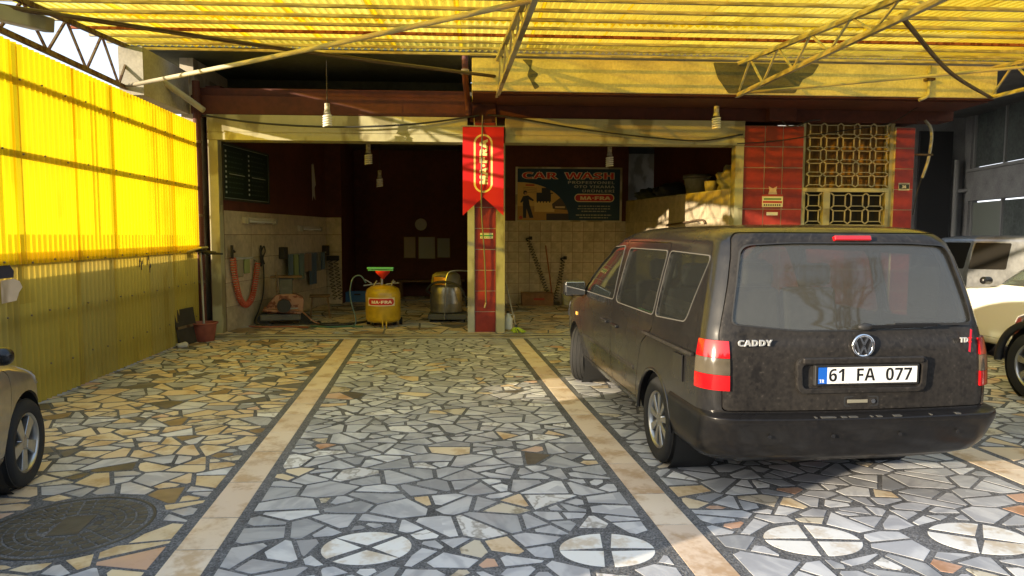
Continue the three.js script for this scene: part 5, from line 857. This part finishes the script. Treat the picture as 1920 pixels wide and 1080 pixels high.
// hanging energy-saving bulbs
const bulbParts = (t, L) => { mesh('cord', rod(V(0, 0, 0), V(0, L, 0), 0.005), M.cable, t); mesh('socket', cyl(0.03, 0.03, 0.07, 0, -0.07, 0, 16), M.whitewash, t); mesh('base', cyl(0.04, 0.03, 0.05, 0, -0.12, 0, 16), M.concrete, t);
  const pts = []; for (let i = 0; i <= 60; i++) { const a = i / 60 * 4.5 * 2 * Math.PI; pts.push(V(Math.cos(a) * 0.043, -0.14 - i / 60 * 0.125, Math.sin(a) * 0.043)); } mesh('spiral', new THREE.TubeGeometry(new THREE.CatmullRomCurve3(pts), 150, 0.012, 6), std([0.85, 0.83, 0.76], 0.3), t); };
for (const [x, y, z, top, lb] of [[-2.35, 3.78, -11.3, 4.44, 'spiral bulb hanging before the left cream shutter box'], [3.92, 3.82, -11.3, 3.925, 'spiral bulb hanging before the right cream shutter box'], [-1.97, 3.36, -13.0, 4.0, 'spiral bulb inside the open left bay above the yellow tank'], [2.5, 3.36, -13.0, 4.0, 'spiral bulb inside the right bay before the poster'], [-2.15, 3.14, -15.8, 4.0, 'spiral bulb deep inside the dark left bay']]) { const t = thing('hanging_bulb', 'unlit ' + lb, 'bulb', [x, y, z], 0, 'spiral bulbs hanging on cords'); bulbParts(t, (top - y) / 1.35); for (const c of t.children) c.scale.setScalar(1.35); }
// cables, pipes, boxes on the front
const cable = (name, label, pts, r) => tag(mesh(name, tube(pts, r, 60), M.cable), label, 'cable');
cable('cable', 'black cable sagging across the left shutter box', [V(-4.5, 3.66, -11.84), V(-3.6, 3.54, -11.8), V(-2.23, 3.49, -11.8), V(-1.0, 3.56, -11.82), V(-0.11, 3.69, -11.86), V(0.06, 3.72, -11.86)], 0.016);
cable('cable', 'black cable sagging across the right shutter box', [V(0.2, 3.73, -11.86), V(0.5, 3.70, -11.82), V(1.87, 3.49, -11.8), V(3.2, 3.36, -11.82), V(3.9, 3.34, -11.85), V(4.6, 3.46, -11.9)], 0.014);
cable('cable', 'thin cable trailing past the tiled pillar to the window grille', [V(4.5, 3.30, -11.9), V(5.2, 3.36, -11.93), V(6.2, 3.52, -11.93), V(7.3, 3.72, -11.93), V(7.5, 3.9, -11.6), V(8.3, 4.1, -11.1)], 0.008);
{ const t = thing('hose_end', 'loose grey hose hanging down the front of the middle pillar', 'hose'); mesh('line', tube([V(0.115, 3.72, -11.84), V(0.105, 3.3, -11.76), V(0.095, 2.6, -11.76), V(0.10, 2.08, -11.86), V(0.14, 1.5, -11.87), V(0.165, 1.0, -11.88), V(0.175, 0.55, -11.90)], 0.013, 60), std([0.16, 0.15, 0.11], 0.6), t); mesh('tip', rod(V(0.175, 0.55, -11.9), V(0.15, 0.46, -11.89), 0.016), std([0.5, 0.4, 0.2], 0.4, { metal: 0.7 }), t); }
{ const t = thing('meter_box', 'dark red electricity meter box under the slab with loose wires', 'box', [5.26, 3.86, -11.95]); mesh('case', rbox(-0.24, 0.24, -0.17, 0.08, -0.02, 0.14, 0.012), M.maroon, t); mesh('wires', tube([V(0.0, -0.17, 0.1), V(0.1, -0.26, 0.12), V(0.3, -0.24, 0.12), V(0.5, -0.16, 0.1), V(0.7, -0.14, 0.05)], 0.012, 30), M.cable, t); mesh('conduit', rod(V(-0.1, 0.08, 0.06), V(-0.1, 0.09, 0.06), 0.012), M.cable, t); }
{ const t = thing('house_number', 'small dark house number plate reading 36 on the end pillar', 'sign', [7.54, 2.59, -11.946]); const tx = canvasTex(256, 170, (c, w, h) => { c.fillStyle = '#c9c6b4'; c.fillRect(0, 0, w, h); c.fillStyle = '#23301f'; c.fillRect(10, 30, w - 20, 106); c.fillStyle = '#e9e7d6'; c.font = 'bold 92px sans-serif'; c.textAlign = 'center'; c.fillText('36', w / 2, 117); c.fillStyle = '#4a4f40'; c.fillRect(40, 10, 170, 9); c.fillRect(50, 148, 150, 9); }); mesh('plate', new THREE.BoxGeometry(0.2, 0.13, 0.008), sticker(tx), t); for (const x of [-0.085, 0.085]) mesh('screw', (() => { const g = cyl(0.006, 0.006, 0.004, 0, 0, 0, 8); g.rotateX(Math.PI / 2); g.translate(x, 0.055, 0.004); return g; })(), M.steel, t); }
{ const t = thing('notice', 'small cream and green notice with a pointed top on the wide tiled pillar', 'sign', [5.18, 2.34, -11.945]); const tx = canvasTex(256, 160, (c, w, h) => { c.fillStyle = '#e2d9b4'; c.fillRect(0, 0, w, h); c.fillStyle = '#b8432e'; c.fillRect(0, 0, w, 26); c.fillStyle = '#5d8a4a'; c.fillRect(20, 48, 216, 22); c.fillStyle = '#b8432e'; c.fillRect(10, 84, 236, 26); c.fillStyle = '#3a3324'; for (let k = 0; k < 8; k++) c.fillRect(22 + k * 27, 124, 16, 22); }); mesh('plate', new THREE.BoxGeometry(0.37, 0.22, 0.006).translate(0, -0.01, 0), sticker(tx), t); mesh('crest', (() => { const g = prism([[-0.08, 0.1], [0.08, 0.1], [0.06, 0.17], [0.075, 0.24], [0, 0.2], [-0.075, 0.24], [-0.06, 0.17]], 0.006); g.translate(0, 0, -0.003); return g; })(), std([0.6, 0.42, 0.28], 0.5), t); }
tag(mesh('label_plate', box(5.08, 5.28, 2.075, 2.13, -11.947, -11.943), std([0.8, 0.76, 0.62], 0.5)), 'tiny blank white label on the tile under the notice', 'label');
{ const tx = canvasTex(200, 90, (c, w, h) => { c.fillStyle = '#e4dfc2'; c.fillRect(0, 0, w, h); c.fillStyle = '#4b9a4e'; c.fillRect(0, 30, w, 26); c.fillStyle = '#3c6a3c'; for (let k = 0; k < 6; k++) c.fillRect(16 + k * 28, 66, 18, 10); c.fillRect(40, 10, 120, 8); }); tag(mesh('wall_sticker', new THREE.BoxGeometry(0.22, 0.095, 0.004).translate(0.185, 1.70, -11.944), sticker(tx)), 'green and white sticker on the middle pillar behind the hose', 'sticker'); }
{ const t = thing('rain_pipe', 'brown red rain pipe running down beside the left bay', 'pipe'); mesh('pipe', rod(V(-4.56, 0.02, -11.78), V(-4.56, 4.2, -11.78), 0.06, 16), M.maroon, t); for (const y of [0.9, 2.0, 3.2]) mesh('bracket', cyl(0.072, 0.072, 0.04, -4.56, y, -11.78, 16), M.brownIron, t); }
{ const t = thing('drain_pipe', 'short brown red drain pipe bending down beside the pillar head', 'pipe'); mesh('pipe', tube([V(-0.17, 4.55, -11.3), V(-0.17, 4.3, -11.3), V(-0.16, 4.15, -11.45), V(-0.13, 3.9, -11.8), V(-0.12, 3.72, -11.84)], 0.05, 40, 12), M.maroon, t); mesh('collar', cyl(0.065, 0.065, 0.08, -0.17, 4.26, -11.3, 16), M.concrete, t); }
{ const t = thing('cable_duct', 'grey cable duct with loose wire hanging past the end pillar', 'pipe'); mesh('pipe', tube([V(7.9, 3.76, -12.0), V(8.02, 3.6, -12.0), V(8.0, 3.1, -12.0), V(7.9, 2.75, -12.0)], 0.025, 30), M.greyMetal, t); mesh('wire', tube([V(7.9, 2.78, -12), V(7.82, 2.5, -12), V(7.76, 2.1, -12)], 0.008, 16), M.cable, t); mesh('clip', rbox(7.72, 8.06, 3.14, 3.17, -12.03, -11.96, 0.006), M.brownIron, t); }
{ const t = thing('fascia_pipe', 'stub of grey pipe clamped to the concrete slab edge', 'pipe'); mesh('pipe', tube([V(7.25, 4.44, -10.95), V(7.25, 4.1, -10.95), V(7.24, 3.97, -10.96), V(7.12, 3.9, -11.0)], 0.028, 30), M.paintIron, t); mesh('clamp', rbox(7.18, 7.32, 4.2, 4.24, -11.0, -10.9, 0.005), M.brownIron, t); }
{ // flood lamp on the outer truss
  const t = thing('flood_lamp', 'weathered flat lamp housing fixed to the truss above the yellow wall', 'lamp', [-4.62, 3.92, -7.25], 0.35); t.rotation.set(0.25, 0.9, -0.22);
  mesh('housing', (() => { const g = prism([[-0.4, -0.12], [0.4, -0.1], [0.42, 0.08], [0.3, 0.14], [-0.36, 0.12]], 0.12, 0.03, 0.01); g.rotateX(Math.PI / 2); return uvm(g); })(), M.greyMetal, t); mesh('lens', rbox(-0.34, 0.3, -0.135, -0.12, -0.1, 0.1, 0.005), std([0.5, 0.48, 0.4], 0.3), t); mesh('bracket', tube([V(-0.36, -0.05, 0), V(-0.5, -0.1, 0), V(-0.62, -0.02, 0)], 0.02), M.brownIron, t); mesh('clip', rbox(0.18, 0.22, -0.01, 0.03, -0.14, 0.14, 0.005), M.steel, t); }
{ // stand in a pot by the left jamb
  const p = thing('plant_pot', 'faded red bucket holding a pole at the foot of the rain pipe', 'bucket', [-4.36, 0, -11.3]); mesh('pail', uvm(lathe([[0.001, 0], [0.15, 0], [0.19, 0.27], [0.215, 0.275], [0.215, 0.3], [0.19, 0.3], [0.15, 0.03], [0.001, 0.03]], 28)), std([0.42, 0.12, 0.08], 0.6, { map: T.grime }), p); mesh('fill', cyl(0.16, 0.17, 0.1, 0, 0.1, 0, 20), M.darkConcrete, p);
  const s = thing('pole_stand', 'thin pole carrying a small tilted yellow board, set in the red bucket', 'stand', [-4.36, 0.15, -11.3]); mesh('pole', rod(V(0, 0, 0), V(-0.02, 1.35, 0), 0.016), M.greyMetal, s); mesh('tray', (() => { const g = rbox(-0.42, 0.06, 0, 0.03, -0.14, 0.14, 0.01); g.rotateZ(0.28); g.translate(0, 1.32, 0); return g; })(), std([0.5, 0.42, 0.12], 0.6), s); mesh('clutter', (() => { const r = rng(5), gs = []; for (let k = 0; k < 7; k++) gs.push(bar(V(-0.12 + r() * 0.2, 1.24 + r() * 0.08, (r() - 0.5) * 0.2), V(-0.2 + r() * 0.5, 1.22 + r() * 0.1, (r() - 0.5) * 0.2), 0.03)); return merge(gs); })(), M.black, s); mesh('strut', rod(V(-0.4, 0.8, 0), V(-0.36, 1.24, 0), 0.008), M.brownIron, s); mesh('strut', rod(V(-0.2, 0.9, 0.1), V(-0.22, 1.28, 0.1), 0.008), M.brownIron, s); }
tag(mesh('rag', (() => { const g = new THREE.SphereGeometry(0.07, 14, 10), p = g.attributes.position; for (let i = 0; i < p.count; i++) { const k = 1 + 0.3 * Math.sin(p.getX(i) * 60) * Math.cos(p.getZ(i) * 50); p.setXYZ(i, p.getX(i) * k * 1.3, Math.max(-0.03, p.getY(i) * k * 0.7), p.getZ(i) * k); } g.computeVertexNormals(); g.translate(-4.42, 0.032, -10.62); return g; })(), std([0.5, 0.47, 0.4], 0.9)), 'crumpled grey rag on the paving by the yellow wall', 'rag');
{ const t = thing('leaning_board', 'dark board leaning on the yellow wall behind the red bucket', 'board'); const g = rbox(-0.28, 0.28, 0, 0.56, -0.012, 0.012, 0.004); g.rotateX(-0.15); g.rotateY(1.45); g.translate(-4.46, 0.0, -10.95); mesh('panel', g, M.dark, t); mesh('batten', (() => { const q = box(-0.28, 0.28, 0.26, 0.30, 0.012, 0.03); q.rotateX(-0.15); q.rotateY(1.45); q.translate(-4.46, 0, -10.95); return q; })(), M.brownIron, t); }
{ // hoses on the garage floor
  const H = (lb, pts, c, r) => tag(mesh('floor_hose', tube(pts.map(([x, z]) => V(x, FL + r + 0.003, z)), r, 90), std(c, 0.5)), lb, 'hose');
  H('black hose winding over the floor between washer and yellow tank', [[-3.3, -13.0], [-3.0, -13.3], [-2.8, -12.8], [-2.4, -12.9], [-2.1, -13.3], [-1.9, -13.5]], [0.03, 0.03, 0.03], 0.02);
  H('green hose lying on the floor beside the yellow tank', [[-3.0, -12.7], [-2.6, -12.55], [-2.3, -12.65], [-2.05, -12.6]], [0.05, 0.14, 0.10], 0.016);
  H('reddish hose lying before the pressure washer', [[-4.1, -12.7], [-3.8, -12.6], [-3.4, -12.65], [-3.0, -12.5]], [0.30, 0.10, 0.06], 0.014);
}
{ const b = thing('blue_crate', 'blue plastic crate in the rear corner behind the spring hoses', 'crate', [-2.95, FL, -17.6]); mesh('crate_body', merge(box(-0.3, 0.3, 0, 0.02, -0.2, 0.2), box(-0.3, -0.28, 0.02, 0.25, -0.2, 0.2), box(0.28, 0.3, 0.02, 0.25, -0.2, 0.2), box(-0.28, 0.28, 0.02, 0.25, 0.18, 0.2), box(-0.28, 0.28, 0.02, 0.25, -0.2, -0.18)), std([0.03, 0.12, 0.28], 0.5), b); mesh('handle', rbox(-0.08, 0.08, 0.17, 0.21, 0.2, 0.215, 0.005), M.black, b); }
// ---------- surroundings ----------
{ // unseen boundary wall, placed for shade: its shadow lies on the lower half of the yellow sheet wall
  const w = thing('shading_boundary_wall', 'unseen boundary wall with a coping beyond the yellow sheet wall, shaped to shade the yard', 'wall');
  mesh('wall_body', box(-5.6, -5.35, -0.05, 1.39, -16, -4.85), M.darkConcrete, w); mesh('coping', rbox(-5.65, -5.3, 1.39, 1.46, -16, -4.8, 0.01), M.concrete, w);
  mesh('wall_body', box(-5.6, -5.35, -0.05, 1.05, -4.79, -3.6), M.darkConcrete, w); mesh('coping', rbox(-5.65, -5.3, 1.05, 1.12, -4.79, -3.6, 0.01), M.concrete, w);  // low section added to keep sun off the ground on the left
  mesh('wall_body', box(-5.62, -5.34, -0.05, 1.9, -3.59, -0.62), M.darkConcrete, w); mesh('coping', rbox(-5.66, -5.3, 1.9, 1.97, -3.59, -0.60, 0.01), M.concrete, w);  // tall section added, its end cut to shape the shade near the van tail
}
{ // dark building past the right end
  const dir = V(Math.sin(-11.3 * DEG), 0, Math.cos(-11.3 * DEG)), A = V(17.3, 0, -24), b = thing('grey_building', 'dark grey two-storey building behind the parked cars', 'building');
  const grey = std([0.42, 0.42, 0.425], 0.9, { map: T.concrete }), frameM = std([0.36, 0.36, 0.36], 0.6), glassM = std([0.22, 0.25, 0.24], 0.12, { map: T.grime, clearcoat: 0.5 });
  const ex = dir, ez = V(-dir.z, 0, dir.x), q = new THREE.Quaternion().setFromRotationMatrix(new THREE.Matrix4().makeBasis(ex, V(0, 1, 0), ex.clone().cross(V(0, 1, 0))));
  const at = (s, h, o) => A.clone().addScaledVector(ex, s).addScaledVector(ex.clone().cross(V(0, 1, 0)), o).setY(h);
  const put = (n, s0, s1, h0, h1, o0, o1, m, p = b) => { const g = new THREE.BoxGeometry(s1 - s0, h1 - h0, o1 - o0); uvm(g); g.applyQuaternion(q); const c = at((s0 + s1) / 2, (h0 + h1) / 2, (o0 + o1) / 2); g.translate(c.x, c.y, c.z); return mesh(n, g, m, p); };
  put('side_wall', 0, 16, 0, 0.9, -0.3, 0, grey); put('side_wall', 0, 16, 2.95, 4.05, -0.3, 0, grey); put('side_wall', 0, 16, 6.3, 9, -0.3, 0, grey);
  for (const [a, c] of [[0, 0.45], [6.2, 7.2], [13, 16]]) { put('pier', a, c, 0.9, 2.95, -0.3, 0, grey); put('pier', a, c, 4.05, 6.3, -0.3, 0, grey); }
  for (const [h0, h1] of [[0.9, 2.95], [4.05, 6.3]]) for (const [a, c] of [[0.45, 6.2], [7.2, 13]]) {
    const w = group('window', b); const n = 3;
    for (let k = 0; k < n; k++) { const u0 = a + (c - a) * k / n, u1 = a + (c - a) * (k + 1) / n; put('pane', u0 + 0.08, u1 - 0.08, h0 + 0.06, h1 - 0.06, -0.16, -0.14, k === 0 && h0 < 2 ? std([0.30, 0.33, 0.29], 0.4) : glassM, w); put('frame', u0, u0 + 0.08, h0, h1, -0.18, -0.08, frameM, w); }
    put('frame', c - 0.08, c, h0, h1, -0.18, -0.08, frameM, w); put('sill', a - 0.1, c + 0.1, h0 - 0.1, h0, -0.1, 0.08, frameM, w);
  }
  mesh('front_wall', box(12.5, 17.5, 0, 9, -24.4, -24.0), grey, b); mesh('door', box(15.6, 16.8, 0, 5.4, -23.99, -23.9), std([0.05, 0.05, 0.055], 0.7), b);
  mesh('downpipe', rod(V(16.95, 0, -23.85), V(16.95, 4.4, -23.85), 0.09), frameM, b); mesh('downpipe', rod(V(16.95, 3.3, -23.85), V(17.4, 3.36, -23.6), 0.07), frameM, b);
  mesh('rear_wing', box(7.8, 12.6, 0, 9, -26, -25.4), grey, b);
  mesh('overhang', box(8.45, 20, 5.9, 6.2, -24, -14), std([0.35, 0.34, 0.32], 0.9, { map: T.concrete }), b);
}
{ // across the street behind the viewer: what the van's rear window mirrors
  const rnd = rng(4242);
  const h = structure(mesh('hills', (() => { const g = new THREE.PlaneGeometry(500, 1, 60, 1), p = g.attributes.position; for (let i = 0; i < p.count; i++) { const x = p.getX(i), top = p.getY(i) > 0; p.setXYZ(i, x, top ? 44 + 6 * Math.sin(x * 0.03) + 3 * Math.sin(x * 0.11 + 1) : -0.06, 150 - (top ? -30 : 0)); } g.computeVertexNormals(); return uvm(g, 0.05); })(), std([0.07, 0.075, 0.04], 1, { side: THREE.DoubleSide, map: T.grime })));
  const tree = thing('bare_tree', 'leafless tree across the street behind the yard', 'tree', [12.6, -0.05, 9.8]);
  const bark = std([0.09, 0.07, 0.05], 0.95), parts = [];
  const grow = (a, dir, len, r, n) => { const b = a.clone().addScaledVector(dir, len); const g = new THREE.CylinderGeometry(r * 0.68, r, len, 5, 1, true); g.applyQuaternion(new THREE.Quaternion().setFromUnitVectors(V(0, 1, 0), dir)); const m = a.clone().add(b).multiplyScalar(0.5); g.translate(m.x, m.y, m.z); parts.push([n, g]); if (n < 8) for (let k = 0; k < (n < 2 ? 3 : 2 + (rnd() < 0.3)); k++) { const d = dir.clone().add(V((rnd() - 0.5) * 1.3, (rnd() - 0.25) * 0.7, (rnd() - 0.5) * 1.3)).normalize(); grow(b, d, len * (0.68 + 0.2 * rnd()), r * 0.66, n + 1); } };
  grow(V(0, 0, 0), V(0.03, 1, 0.02).normalize(), 2.6, 0.27, 0);
  mesh('trunk', merge(parts.filter(p => p[0] < 2).map(p => p[1])), bark, tree); mesh('crown', merge(parts.filter(p => p[0] >= 2).map(p => p[1])), bark, tree).userData.kind = 'stuff';
}

renderer.render(scene, camera);
